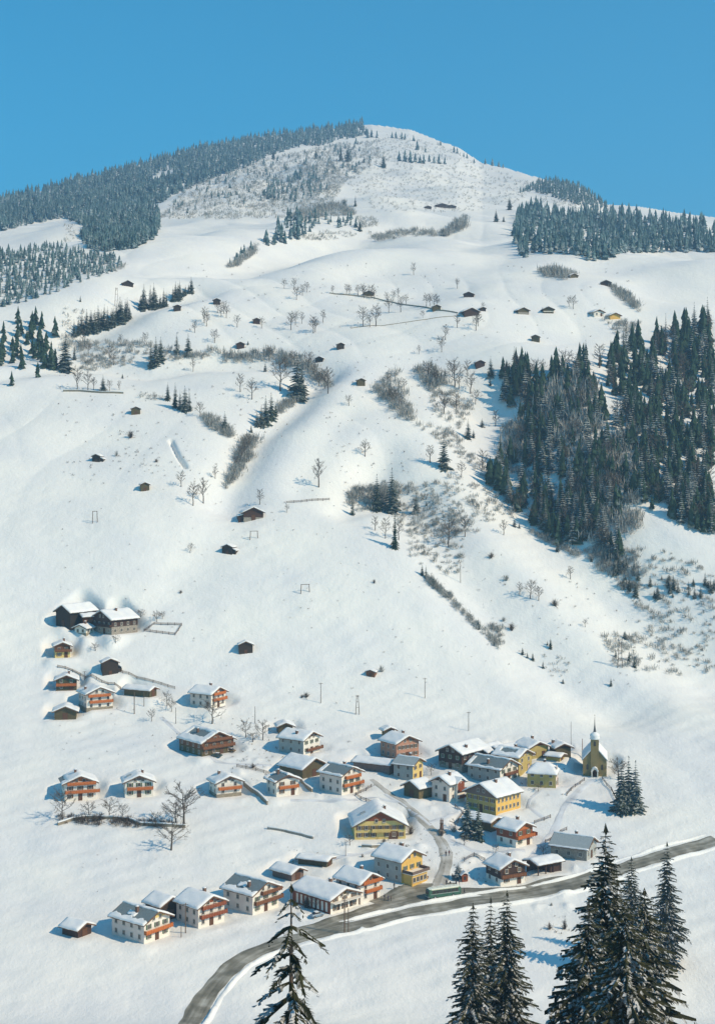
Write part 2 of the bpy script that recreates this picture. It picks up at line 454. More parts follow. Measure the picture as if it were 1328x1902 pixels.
# small banks between the houses
for lam, amp in ((17, 0.05), (8, 0.035)):
    acc = np.zeros_like(Zg)
    for k in range(6):
        th = nrng.uniform(0, math.pi); ph = nrng.uniform(0, 6.28)
        acc += np.sin((Xg * math.cos(th) + Yg * math.sin(th)) * 2 * math.pi / lam + ph)
    Zg += acc * amp * np.clip((Yg - 340) / 20, 0, 1) * np.clip((760 - Yg) / 150, 0, 1)

# mounds shovelled and slid from roofs between the houses
nr_ = random.Random(91)
ST_ = [[(690, 1448), (742, 1487), (795, 1534), (826, 1578), (829, 1600), (812, 1652)], [(440, 1768), (610, 1722), (745, 1685), (905, 1660), (1110, 1625)], [(735, 1662), (850, 1645)], [(985, 1600), (1040, 1515), (1100, 1447)]]
def near_street(x, y):
    for L_ in ST_:
        for (ax, ay), (bx, by) in zip(L_[:-1], L_[1:]):
            t = min(max(((x - ax) * (bx - ax) + (y - ay) * (by - ay)) / ((bx - ax) ** 2 + (by - ay) ** 2), 0), 1)
            if math.hypot(x - ax - t * (bx - ax), (y - ay - t * (by - ay)) * 1.5) < 27: return True
    return False
k_ = 0
while k_ < 260:
    x_, y_ = nr_.uniform(390, 1080), nr_.uniform(1375, 1740)
    if near_street(x_, y_) or (x_ < 640 and 1490 < y_ < 1600) or (x_ < 560 and y_ < 1650 and y_ > 1490) or (x_ > 690 and y_ > 1690) or (x_ > 1000 and 1480 < y_ < 1560 and nr_.random() < .6): continue
    k_ += 1
    p_ = base_at(x_, y_); hh_ = nr_.uniform(.18, .75); wx_ = nr_.uniform(.9, 2.6); wy_ = nr_.uniform(.9, 2.2)
    i0_, i1_ = np.searchsorted(Ys, p_.y - 9), np.searchsorted(Ys, p_.y + 9)
    Zg[i0_:i1_] += hh_ * np.exp(-((Xg[i0_:i1_] - p_.x) / wx_) ** 2 - ((Yg[i0_:i1_] - p_.y) / wy_) ** 2)

at = base_at            # from here on this reads the finished ground
def ground(x, y):
    u = x / y
    i = min(max(int(np.searchsorted(Ys, y)), 1), len(Ys) - 1); j = min(max(int(np.searchsorted(Us, u)), 1), len(Us) - 1)
    a = min(max((y - Ys[i - 1]) / (Ys[i] - Ys[i - 1]), 0), 1); b = min(max((u - Us[j - 1]) / (Us[j] - Us[j - 1]), 0), 1)
    return float((Zg[i - 1, j - 1] * (1 - a) + Zg[i, j - 1] * a) * (1 - b) + (Zg[i - 1, j] * (1 - a) + Zg[i, j] * a) * b)
def scale_at(p): return p.y / FOC      # metres per photograph pixel at that distance

# ------------------------------------------------------------------ the village: what stands where
# px, py  bearing of the foot of the front gable;  th  turn of the front to the right (degrees)
HS = []
def H(px, py, w, l, h, th, label, name='chalet', cat='house', **k):
    k.update(px=px, py=py, w=w, l=l, h=h, th=th, label=label, name=name, cat=cat)
    HS.append(k)
VG = 'houses of the snowy village'
# left row on the meadow
H(150, 1486, 10.2, 9.5, 5.7, 18, 'white three-storey chalet with two long orange balconies, leftmost of the row on the meadow', lower='white', gable='orange', balc=[(2.55, -.5, .62), (5.2, -.42, .5)], bmat='orange', chim=[(-.1, .55)], snow='patch')
H(259, 1480, 9.3, 8.0, 5.0, 13, 'white chalet with one orange balcony and roof skylight, second from left on the meadow', lower='white', gable='greyboard', balc=[(2.5, -.42, .5)], bmat='orange', skylight=True, chim=[(.15, .5)])
H(426, 1479, 8.6, 7.5, 4.8, 25, 'white chalet on a brown plinth with one red balcony, beside the long garden wall', lower='white', gable='greyboard', balc=[(2.5, -.45, .5)], bmat='orange', plinth=1.0, chim=[(-.2, .7)])
H(534, 1477, 8.2, 7.2, 5.0, 30, 'small white chalet whose left roof slope is bare slate grey, with one orange balcony', lower='white', gable='greyboard', balc=[(2.5, -.4, .48)], bmat='orange', snow='right', chim=[(-.15, .6)])
H(653, 1472, 9.6, 10.2, 6.4, 47, 'tall white house with two orange balconies and a bare blue-grey roof slope', lower='pinkish', gable='white', balc=[(2.6, -.45, .55), (5.1, -.35, .4)], bmat='orange', snow='right', chim=[(.2, .5)], frontpl='white')  # left wall tinted rose for shade, front kept white
H(584, 1441, 11.0, 11.5, 3.2, 46, 'weathered olive wooden barn behind the two chalets with slate roofs', name='barn', cat='barn', lower='mossy', nowin=True, pitch=26)
H(405, 1400, 13.4, 14.5, 4.6, 40, 'large brown timber farmhouse with a bare grey patch on its roof and flower balconies', name='farmhouse', cat='farmhouse', lower='mossy', upper='brown', hl=2.3, gable='brown', balc=[(2.4, -.5, .52), (4.9, -.4, .42)], bmat='brown', snow='patchL', pitch=25, chim=[(-.2, .6)])
H(579, 1398, 9.6, 11.0, 5.2, 55, 'white house with grey shaded side and thin balcony, above the olive barn', lower='white', sidel='grey', gable='darkv', balc=[(1.0, -.35, .6)], bmat='brown', chim=[(-.3, .4)])  # left side painted grey in place of shade
H(531, 1362, 5.2, 6.0, 2.6, 10, 'small dark hay barn peeking out behind the white house with the grey side', name='hay_barn', cat='barn', lower='mossy', nowin=True)
H(757, 1408, 9.8, 9.5, 5.6, 35, 'salmon pink house with a row of five upper windows and snow covered roof', lower='salmon', gable='brown', nf=5)
H(724, 1373, 3.6, 3.4, 3.4, 20, 'narrow olive wooden hut directly behind the salmon pink house', name='hut', cat='hut', lower='mossy', nowin=True)
H(731, 1432, 6.5, 14.0, 2.6, 62, 'long low brown shed with a snow roof in front of the salmon pink house', name='shed', cat='shed', lower='greyboard', nowin=True, pitch=16)
H(776, 1446, 7.4, 7.4, 5.2, 60, 'narrow grey-green house with steep sheet roof and a cream gable, beside the long brown shed', lower='grey', frontpl='yellow', sidel='grey', snow='rightp', roofm='tin', pitch=24)
H(836, 1427, 9.8, 15.5, 5.6, -40, 'dark red-brown timber house on a pale base, its shaded gable facing left', lower='stone', upper='dark', hl=1.9, pitch=25, chim=[(.35, .3)])
H(890, 1412, 6.4, 11.0, 3.2, -40, 'small dark barn wedged behind the big grey roofed house', name='barn', cat='barn', lower='darkv', nowin=True)
H(918, 1405, 4.0, 12.0, 2.6, -52, 'long dark boarded shed under thick snow behind the village centre', name='shed', cat='shed', lower='dark', nowin=True, pitch=18)
H(945, 1452, 10.5, 13.5, 5.0, 49, 'broad house with a large bare grey-green roof and white gable, in the crowded village centre', lower='grey', frontpl='white', gable='white', snow='right', pitch=25, balc=[(2.6, -.3, .4)], bmat='brown', chim=[(-.35, .45)])  # grey side wall carries painted shade, gable stays white
H(975, 1432, 8.6, 10.0, 5.4, 52, 'house with a grey patch on its snowy roof, left of the ochre hipped house', lower='olive', gable='darkv', snow='patchL')
H(1000, 1407, 8.2, 8.5, 3.6, 28, 'small brown gabled house behind the yellow hipped house', lower='olive', gable='brown', chim=[(.1, .6)])
H(1034, 1459, 7.4, 9.6, 5.0, 76, 'ochre yellow house with a rounded hipped snow roof, left of the church', lower='olive', frontpl='pinkish', snow='hip', pitch=30, nowinL=False)  # olive long walls carry painted shade, the sunlit end a paler tone
H(1046, 1403, 5.6, 6.0, 2.8, 15, 'dark gabled hut with an ochre base on the snow left of the church spire', name='hut', cat='hut', lower='mossy', gable='darkv', nowin=True, chim=[(-.4, .7)])
H(1043, 1413, 4.2, 5.2, 1.7, 60, 'low ochre lean-to in front of the dark hut by the church', name='shed', cat='shed', lower='olive', nowin=True, pitch=14)
H(764, 1480, 6.8, 6.5, 3.4, -45, 'dark green-brown barn standing left of the white house with the red balcony bay', name='barn', cat='barn', lower='mossy', nowin=True, pitch=27)
H(818, 1486, 7.4, 8.0, 5.8, -43, 'white house with a dark wooden gable and a red balcony bay on its right side', lower='pinkish', gable='dark', bay=True, sider='white', pitch=27)  # shaded gable tinted rose, sunlit right wall painted white
H(893, 1506, 12.6, 12.6, 5.6, -45, 'big yellow inn with grey boarded shaded gable and lit golden side wall', name='inn', cat='inn', lower='yellow', gable='greyboard', gz=5.0, frontpl='olive', sider='gold', pitch=26, nr=6, nf=5)  # yellow plaster toned olive for shade in front, gold for sun at right
H(973, 1570, 7.8, 7.8, 5.2, 43, 'brown chalet with orange balcony on a white ground floor, right of the yellow inn', lower='white', upper='red', hl=2.4, gable='orange', balc=[(2.5, -.5, .55)], bmat='orange', bside=True)
H(921, 1541, 5.5, 10.5, 2.8, 47, 'long olive shed behind two snowy spruces in the village', name='shed', cat='shed', lower='mossy', nowin=True, pitch=18)
H(952, 1642, 8.6, 7.6, 5.0, 28, 'dark timber chalet on a pale base at the roadside, with log balcony', lower='white', upper='dark', hl=2.0, gable='dark', balc=[(2.2, -.5, .5)], bmat='brown', pitch=25)
H(988, 1621, 5.5, 9.0, 3.0, -58, 'open dark wooden shed attached beside the roadside timber chalet', name='shed', cat='shed', lower='dark', pitch=15, posts=True, nowin=True)
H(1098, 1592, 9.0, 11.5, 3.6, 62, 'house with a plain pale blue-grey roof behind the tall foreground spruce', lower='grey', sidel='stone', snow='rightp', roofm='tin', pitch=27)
H(706, 1558, 16.0, 15.0, 4.2, 5, 'wide yellow farmhouse with a red-brown gable and two rows of windows', name='farmhouse', cat='farmhouse', lower='yellow', gable='red', gz=5.6, pitch=28, nf=7, chim=[(.12, .35)], balc=[(2.3, -.16, .2)], bmat='yellow', gate=True, skylight=True)
H(765, 1634, 9.6, 10.6, 6.4, 48, 'bright golden inn with a terrace annex beside the village square', name='inn', cat='inn', lower='gold', sidel='grey', pitch=25, annex=True, nf=3)  # left side greyed to paint shade onto the golden plaster
H(688, 1671, 8.0, 10.0, 5.4, 45, 'white house with an orange wooden gable and balcony at the square', lower='white', sidel='pinkish', gable='orange', gz=4.6, balc=[(2.5, -.3, .5), (5.0, -.45, .5)], bmat='orange', pitch=26)
H(640, 1690, 10.8, 16.0, 3.9, 44, 'long low shop building with striped dark panels and a broad snow roof', name='shop', cat='shop', lower='white', sidel='red', gable='mossy', pitch=20, shop=True)
H(494, 1691, 10.6, 11.6, 5.6, 50, 'large white house with a bare grey-green roof slope and dark balcony', lower='white', sidel='pinkish', gable='white', snow='patch2', balc=[(2.6, -.45, .6), (4.9, -.2, .55)], bmat='brown', pitch=24, chim=[(-.3, .3)])
H(393, 1717, 9.2, 9.6, 5.6, 45, 'rose-sided white house with two red-brown balconies at the lower edge of the village', lower='white', sidel='pinkish', gable='red', balc=[(2.5, -.45, .55), (4.9, -.4, .5)], bmat='red', pitch=25)  # white walls, left side tinted rose as painted shade
H(318, 1705, 7.0, 7.0, 4.0, 45, 'dark boarded barn built against the back of the rose-sided house', name='barn', cat='barn', lower='darkv', nowin=True, pitch=25)
H(292, 1744, 9.5, 12.5, 5.2, 52, 'rose-sided house with a half bare grey-green roof and orange balcony, lowest in the village', lower='white', sidel='pinkish', gable='yellow', snow='patch2', balc=[(2.4, -.5, .55)], bmat='orange', pitch=24, chim=[(-.2, .45)])
H(158, 1737, 5.0, 6.0, 2.2, 55, 'small snow buried shed at the bottom left of the village', name='shed', cat='shed', lower='dark', nowin=True)
H(553, 1633, 5.0, 8.0, 2.2, 48, 'small snowed-in shed just behind the long shop building', name='shed', cat='shed', lower='greyboard', nowin=True, gable='darkv')
H(612, 1607, 4.0, 9.5, 1.7, 66, 'low dark woodshed in the snow below the yellow farmhouse', name='woodshed', cat='shed', lower='mossy', nowin=True, pitch=12)
# upper left farms
H(190, 1176, 13.6, 13.0, 6.0, -45, 'big dark brown farmhouse on a pale base with long balconies, upper left', name='farmhouse', cat='farmhouse', lower='stone', upper='dark', hl=3.0, gable='dark', balc=[(3.0, -.5, .5)], bmat='dark', pitch=24, sider='stone')
H(118, 1163, 9.0, 14.0, 6.0, -38, 'tall dark barn at the far left beside the brown farmhouse', name='barn', cat='barn', lower='darkv', nowin=True, pitch=29)
H(152, 1160, 5.0, 8.0, 3.4, -60, 'red-brown linking shed between the dark barn and the brown farmhouse', name='shed', cat='shed', lower='brown', nowin=True, pitch=18)
H(150, 1181, 5.6, 5.4, 3.2, -25, 'tiny white cottage tucked below the dark barn', name='cottage', cat='cottage', lower='white', plinth=1.2, pitch=22)
H(117, 1221, 6.0, 7.0, 4.6, 15, 'small yellow and brown house standing alone at the far left edge', lower='yellow', upper='brown', hl=2.6, balc=[(2.4, -.5, .6)], bmat='brown')
H(124, 1282, 7.8, 8.0, 4.0, 10, 'brown gabled house with an orange balcony behind the white three-storey chalet on the upper left', lower='mossy', gable='brown', balc=[(1.8, -.5, .5)], bmat='orange')
H(186, 1317, 10.2, 10.0, 6.0, 28, 'white three-storey chalet with orange balconies on the upper left slope', lower='white', sidel='pinkish', gable='white', balc=[(2.6, -.4, .5), (4.9, -.45, .4)], bmat='orange', chim=[(-.4, .5)], pitch=23, plinth=.8)
H(122, 1336, 8.0, 8.0, 3.0, 8, 'olive boarded barn gable at the left edge below the white three-storey chalet', name='barn', cat='barn', lower='mossy', nowin=True)
H(285, 1293, 4.6, 12.0, 2.5, 63, 'long dark shed with a red end gable beside fruit trees', name='shed', cat='shed', lower='mossy', gable='red', nowin=True, pitch=20)
H(406, 1312, 9.0, 10.0, 5.2, 58, 'rose-sided house with red and white balconies standing alone on the upper slope', lower='white', sidel='pinkish', gable='orange', balc=[(2.5, -.4, .5), (4.7, -.4, .4)], bmat='orange')
HG = 'huts scattered on the mountainside'
def hut(px, py, w, l, h, th, label, lower='darkv', **k):
    H(px, py, w * 1.2, l * 1.0, h * 1.25, th, label, name='log_hut', cat='hut', lower=lower, nowin=True, pitch=k.pop('pitch', 24), thin=k.pop('thin', .25), og=.4, oe=.5, door=True, **k)
hut(206, 1253, 5.2, 4.5, 3.8, 20, 'dark tarred hut with a lean-to, just above the upper left chalets', lean=True)
hut(457, 1214, 4.6, 4.2, 2.8, 8, 'dark square hut alone in the middle of the lower white slope')
H(471, 966, 9.0, 8.5, 3.6, 12, 'brown mountain barn on a stone base, largest on the middle slope', name='mountain_barn', cat='barn', lower='stone', upper='dark', hl=1.3, nowin=True, pitch=25, og=.7, side_shed=True)
hut(422, 1029, 4.0, 4.0, 2.4, -20, 'dark hut with a small side wing below the brown mountain barn', lean=True)
hut(270, 912, 3.4, 3.4, 2.4, 15, 'small olive-brown hut on the left slope beside leafless trees', lower='mossy')
hut(179, 858, 3.4, 3.4, 2.2, -15, 'small dark hut at the far left of the smooth slope', lean=True)
hut(253, 770, 3.8, 3.4, 2.4, 12, 'olive hut below the clump of dark spruces on the left', lower='mossy')
hut(671, 717, 3.6, 3.6, 2.5, 10, 'olive hut on the ridge left of the leafless thicket', lower='mossy')
hut(633, 649, 3.4, 3.2, 2.3, 10, 'small dark hut on the open slope right of the bushy gully')
hut(593, 673, 3.6, 3.0, 1.8, -12, 'low dark hut at the edge of the bushy gully')
hut(447, 648, 3.8, 3.4, 2.4, 8, 'brown hut above the hedge of the left gully', lower='dark')
hut(477, 602, 3.4, 3.2, 2.2, 8, 'brown hut left of a single slim leafless tree', lower='dark')
hut(403, 566, 3.6, 3.4, 2.4, 8, 'dark hut at the top of a group of leafless trees')
hut(330, 578, 3.6, 3.4, 2.4, 12, 'dark hut beside the row of spruces on the left ridge')
hut(238, 532, 6.0, 4.0, 1.6, 15, 'snow covered dark alp hut left of the upper wide slope', pitch=28)
hut(892, 683, 4.2, 4.0, 2.4, 10, 'dark brown hut at the upper left corner of the right wood', lower='dark')
hut(994, 635, 3.8, 3.8, 2.4, -12, 'olive hut alone above the right wood', lower='mossy')
hut(811, 577, 4.0, 3.6, 2.0, 8, 'dark hut at the end of the long dark slope path', lower='mossy')
hut(897, 578, 2.8, 2.6, 1.4, 8, 'tiny dark hut immediately right of the big upper barn')
hut(870, 552, 5.4, 4.4, 1.6, -10, 'dark low hut directly above the big upper barn', pitch=22, lower='dark')
H(876, 587, 9.6, 8.5, 2.8, 14, 'big dark upper barn with wide snow roof by slim leafless trees', name='mountain_barn', cat='barn', lower='dark', nowin=True, pitch=24, og=.6)
H(972, 584, 7.0, 6.0, 2.6, 14, 'left one of the two pale-based mountain barns above the right wood', name='mountain_barn', cat='barn', lower='stone', upper='mossy', hl=1.4, nowin=True, pitch=24, og=.6)
H(1018, 582, 6.4, 6.0, 2.6, 0, 'right one of the two mountain barns, with a light band across its front', name='mountain_barn', cat='barn', lower='mossy', nowin=True, pitch=24, og=.6, band=True)
H(1112, 588, 7.0, 7.0, 2.8, 22, 'white mountain house beside the yellow barn on the right', name='mountain_house', lower='white', gable='mossy', nf=2, pitch=22)
H(1142, 593, 7.0, 7.0, 2.4, 16, 'yellow mountain barn beside the white house on the right', name='mountain_barn', cat='barn', lower='gold', nowin=True, pitch=22)
hut(685, 550, 5.5, 4.0, 1.6, 0, 'dark hut hidden among leafless trees on the slope path', lower='mossy')
hut(821, 386, 13.0, 8.0, 2.2, 0, 'middle one of three tiny dark alp huts high on the snowfield', lower='dark', pitch=16)
hut(838, 387, 9.0, 6.0, 1.8, 0, 'right one of three tiny dark alp huts high on the snowfield', lower='dark', pitch=16)
hut(795, 388, 6.0, 5.0, 1.8, 0, 'left one of three tiny dark alp huts high on the snowfield', lower='dark', pitch=16)
hut(1125, 531, 5.5, 4.5, 1.8, -8, 'dark hut at the head of the hedge on the upper right', lower='dark')
hut(1066, 516, 5.0, 4.0, 1.2, 20, 'low brown hut at the right end of the upper thicket', lower='mossy')
hut(688, 1257, 2.9, 2.6, 1.5, -20, 'little dark brown hay hut on the lower slope beside a small bush', lower='brown', pitch=20, thin=.15)

def Rz(v, th):
    c, s_ = math.cos(th), math.sin(th)
    return Vector((v[0] * c - v[1] * s_, v[0] * s_ + v[1] * c, v[2]))

CHURCH = at(1104, 1441)
pads = []
for h in HS:
    h['F'] = at(h['px'], h['py'])
    h['thr'] = R(h['th'])
    c = h['F'] + Rz((0, h['l'] / 2, 0), h['thr'])
    if h['name'] == 'log_hut' or h['F'].y > 640: continue
    pads.append((c.x, c.y, h['F'].z, h['w'] / 2 + .8, h['l'] / 2 + .8, h['thr']))
pads.append((CHURCH.x + 1.2, CHURCH.y + 7, CHURCH.z, 5.5, 8.5, R(-10)))
Z0 = Zg.copy()
wsum = np.zeros_like(Zg); zsum = np.zeros_like(Zg); wmax = np.zeros_like(Zg)
for cx, cy, cz, hw, hl, th in pads:
    i0, i1 = np.searchsorted(Ys, cy - 40), np.searchsorted(Ys, cy + 40)
    dx = Xg[i0:i1] - cx; dy = Yg[i0:i1] - cy
    lx = dx * math.cos(th) + dy * math.sin(th); ly = -dx * math.sin(th) + dy * math.cos(th)
    d = np.hypot(np.clip(np.abs(lx) - hw, 0, None), np.clip(np.abs(ly) - hl, 0, None))
    wgt = np.clip(1 - d / 5.0, 0, 1); wgt = wgt * wgt * (3 - 2 * wgt)
    wsum[i0:i1] += wgt; zsum[i0:i1] += wgt * (cz - 0.15); wmax[i0:i1] = np.maximum(wmax[i0:i1], wgt)
Zg = np.where(wsum > 1e-6, Z0 * (1 - wmax) + zsum / np.maximum(wsum, 1e-6) * wmax, Z0)

# the ground sheet itself
nr, nc = Zg.shape
vv = np.stack([Xg, Yg, Zg], -1).reshape(-1, 3)
idx = np.arange(nr * nc).reshape(nr, nc)
ff = np.stack([idx[:-1, :-1], idx[:-1, 1:], idx[1:, 1:], idx[1:, :-1]], -1).reshape(-1, 4)
g = link('snowy_mountainside', fast_mesh('snowy_mountainside', vv, ff, ['snow'], smooth=True))
tag(g, kind='structure')

# ------------------------------------------------------------------ roads
def road(name, pts, width, m, lift=0.10, taper=None, edge=0.0, step=1.4):
    P = [at(*p) for p in pts]
    # resample with a smooth spline in plan
    dense = []
    n = len(P)
    for i in range(n - 1):
        p0, p1, p2, p3 = P[max(i - 1, 0)], P[i], P[i + 1], P[min(i + 2, n - 1)]
        k = max(2, int((p2 - p1).length / step))
        for q in range(k):
            t = q / k
            dense.append(0.5 * ((2 * p1) + (p2 - p0) * t + (2 * p0 - 5 * p1 + 4 * p2 - p3) * t * t + (3 * p1 - p0 - 3 * p2 + p3) * t ** 3))
    dense.append(P[-1])
    vs, fs, uvs = [], [], []
    K = 8
    run = 0
    for i, p in enumerate(dense):
        a, b = dense[max(i - 1, 0)], dense[min(i + 1, len(dense) - 1)]
        d = Vector((b.x - a.x, b.y - a.y, 0)); d.normalize()
        nrm = Vector((-d.y, d.x, 0))
        if i: run += (p - dense[i - 1]).length
        ww = width if taper is None else np.interp(i / (len(dense) - 1), [0, .5, 1], taper)
        wob = 0.35 * math.sin(run * .31) + .25 * math.sin(run * .83 + 1)
        for j in range(K + 1):
            f = j / K - .5
            q = p + nrm * (f * (ww + (wob if abs(f) > .4 else 0)))
            e = lift - (0.06 if j in (0, K) else 0)
            vs.append((q.x, q.y, ground(q.x, q.y) + e)); uvs.append((run, f * ww))
    for i in range(len(dense) - 1):
        for j in range(K):
            a = i * (K + 1) + j
            fs.append((a, a + 1, a + K + 2, a + K + 1))
    me = fast_mesh(name, np.array(vs), np.array(fs), [m], smooth=True)
    uvl = me.uv_layers.new(name='UVMap')
    li = np.zeros(len(me.loops), np.int32); me.loops.foreach_get('vertex_index', li)
    uvl.data.foreach_set('uv', np.array(uvs, np.float32)[li].ravel())
    o = link(name, me)
    tag(o, kind='structure')
    return dense

def bank(name, dense, off, h=0.7, wd=1.6, seed=1):
    """ploughed snow thrown up along a road"""
    r = random.Random(seed)
    vs, fs = [], []
    K = 6
    for i, p in enumerate(dense):
        a, b = dense[max(i - 1, 0)], dense[min(i + 1, len(dense) - 1)]
        d = Vector((b.x - a.x, b.y - a.y, 0)); d.normalize()
        nrm = Vector((-d.y, d.x, 0))
        hh = h * (0.6 + 0.5 * math.sin(i * .37 + seed) * math.sin(i * .11) + r.uniform(0, .35))
        end = min(1, min(i, len(dense) - 1 - i) / 4)
        for j in range(K + 1):
            f = j / K
            q = p + nrm * (off + (f - .5) * wd)
            vs.append((q.x, q.y, ground(q.x, q.y) - .05 + hh * end * math.sin(math.pi * f) ** 1.2 + (r.uniform(-.05, .05) if 0 < j < K else -.1)))
    for i in range(len(dense) - 1):
        for j in range(K):
            a = i * (K + 1) + j
            fs.append((a, a + 1, a + K + 2, a + K + 1))
    o = link(name, fast_mesh(name, np.array(vs), np.array(fs), ['snow'], smooth=True))
    tag(o, kind='structure')

hw = road('main_road', [(330, 1925), (372, 1868), (412, 1815), (455, 1779), (505, 1757), (560, 1741), (610, 1730), (660, 1719), (720, 1705), (770, 1694), (830, 1683), (880, 1674), (940, 1668), (1000, 1658), (1060, 1645), (1120, 1626), (1200, 1598), (1330, 1560)], 5.4, 'road')
bank('snow_bank', hw, -3.9, 0.8, 2.0, 3)
vs_ = road('village_street', [(560, 1731), (610, 1716), (655, 1701), (700, 1687), (745, 1676), (800, 1663), (860, 1656), (905, 1656), (950, 1655), (1000, 1645), (1060, 1634), (1100, 1622)], 5.0, 'road', 0.09)
bank('snow_bank', hw[55:190], 4.4, 0.7, 1.5, 5)
road('village_square', [(690, 1676), (735, 1662), (785, 1650), (850, 1645)], 10, 'road', 0.07, [3.0, 7.5, 3.5])
road('side_street', [(812, 1652), (822, 1625), (829, 1600), (826, 1578), (814, 1556), (795, 1534), (768, 1508), (742, 1487), (715, 1468), (690, 1448)], 4.2, 'street', 0.08, [4.4, 3.0, 2.0])
road('sledge_track', [(800, 1534), (772, 1512), (745, 1492), (715, 1475)], 1.0, 'track', 0.10)
for tp in ([(300, 1332), (330, 1360), (345, 1385), (400, 1412), (460, 1420), (520, 1430)], [(745, 1490), (690, 1482), (640, 1485), (590, 1487), (540, 1486)], [(835, 1560), (880, 1580), (930, 1583), (975, 1580)], [(700, 1580), (640, 1590), (600, 1600)], [(792, 1530), (850, 1510), (885, 1522)], [(1010, 1520), (980, 1500), (1000, 1470), (1045, 1462), (1080, 1456)]):
    road('footpath', tp, 1.5, 'track', 0.06)
road('church_path', [(985, 1600), (1010, 1566), (1030, 1540), (1040, 1515), (1050, 1495), (1066, 1478), (1084, 1460), (1100, 1447)], 2.4, 'track', 0.07)

# ------------------------------------------------------------------ houses
_win = {}
def window_mesh(wd, hg, shut=None):
    k = (wd, hg, shut)
    if k in _win: return _win[k]
    m = MB(); a, b = wd / 2, hg / 2; f = .10
    m.box(-a, a, -.035, .0, -b, b, 1)
    for x0, x1, z0, z1 in ((-a - f, -a, -b - f, b + f), (a, a + f, -b - f, b + f), (-a, a, -b - f, -b), (-a, a, b, b + f), (-.03, .03, -b, b)):
        m.box(x0, x1, -.08, .0, z0, z1, 0)
    m.box(-a - f - .06, a + f + .06, -.18, .0, -b - f - .07, -b - f, 0)
    if shut:
        for sx in (-1, 1):
            x = sx * (a + f + wd * .28)
            m.box(x - wd * .25, x + wd * .25, -.07, -.01, -b - .05, b + .05, 2)
    _win[k] = m.mesh('window', ['frame', 'pane', shut or 'shutter'])
    return _win[k]

def snow_cover(W, y0, y1, zr, tn, xa, xb, t, seed, jag=0.0, hipd=0.0):
    """a slab of snow lying over the ridge: soft edges, uneven surface, closed underneath"""
    r = np.random.default_rng(seed)
    ny = max(8, int((y1 - y0) / .7)); nx = 17
    ys = np.linspace(y0, y1, ny); fx = np.linspace(0, 1, nx)
    ph = r.uniform(0, 6.28, 6)
    top = np.zeros((ny, nx, 3)); bot = np.zeros((ny, nx, 3))
    for i, y in enumerate(ys):
        j1 = jag * (math.sin(y * 1.3 + ph[0]) * .5 + math.sin(y * 3.1 + ph[1]) * .35)
        A = xa * W + (j1 if xa > -.98 else .09 * math.sin(y * 2 + ph[2]) * math.sin(y * .7 + ph[1])); B = xb * W + (j1 if xb < .98 else .09 * math.sin(y * 2.3 + ph[3]) * math.sin(y * .6 + ph[0]))
        if hipd:
            k = min(1.0, (min(y - y0, y1 - y) + .15) / hipd)
        else: k = 1.0
        for j in range(nx):
            x = A + (B - A) * fx[j]
            e = min((x - A), (B - x), (y - y0) * 1.2 + .02, (y1 - y) * 1.2 + .02)
            ef = max(0.0, min(1.0, e / .28)); ef = 1 - (1 - ef) ** 2
            zz = zr - math.sqrt(x * x + .10) * tn + .32 * tn
            if hipd: zz = min(zz, zr - W * tn + (W * tn) * k + .02)
            wob = .10 * math.sin(x * 1.7 + ph[4]) * math.sin(y * 1.1 + ph[5]) + r.uniform(-.02, .02)
            top[i, j] = (x, y, zz + .02 + (t + wob) * (.35 + .65 * ef))
            zb = zr - abs(x) * tn
            if hipd: zb = min(zb, zr - W * tn + (W * tn) * k)
            bot[i, j] = (x, y, zb + .012)
    v = np.concatenate([top.reshape(-1, 3), bot.reshape(-1, 3)]); N = ny * nx
    I = np.arange(N).reshape(ny, nx)
    f = [np.stack([I[:-1, :-1], I[:-1, 1:], I[1:, 1:], I[1:, :-1]], -1).reshape(-1, 4)]
    f.append(f[0][:, ::-1] + N)
    for e in (I[0, ::-1], I[:, 0], I[-1, :], I[::-1, -1]):
        f.append(np.stack([e[:-1], e[1:], e[1:] + N, e[:-1] + N], -1))
    return fast_mesh('roof_snow', v, np.concatenate(f), ['roofsnow'], smooth=True)

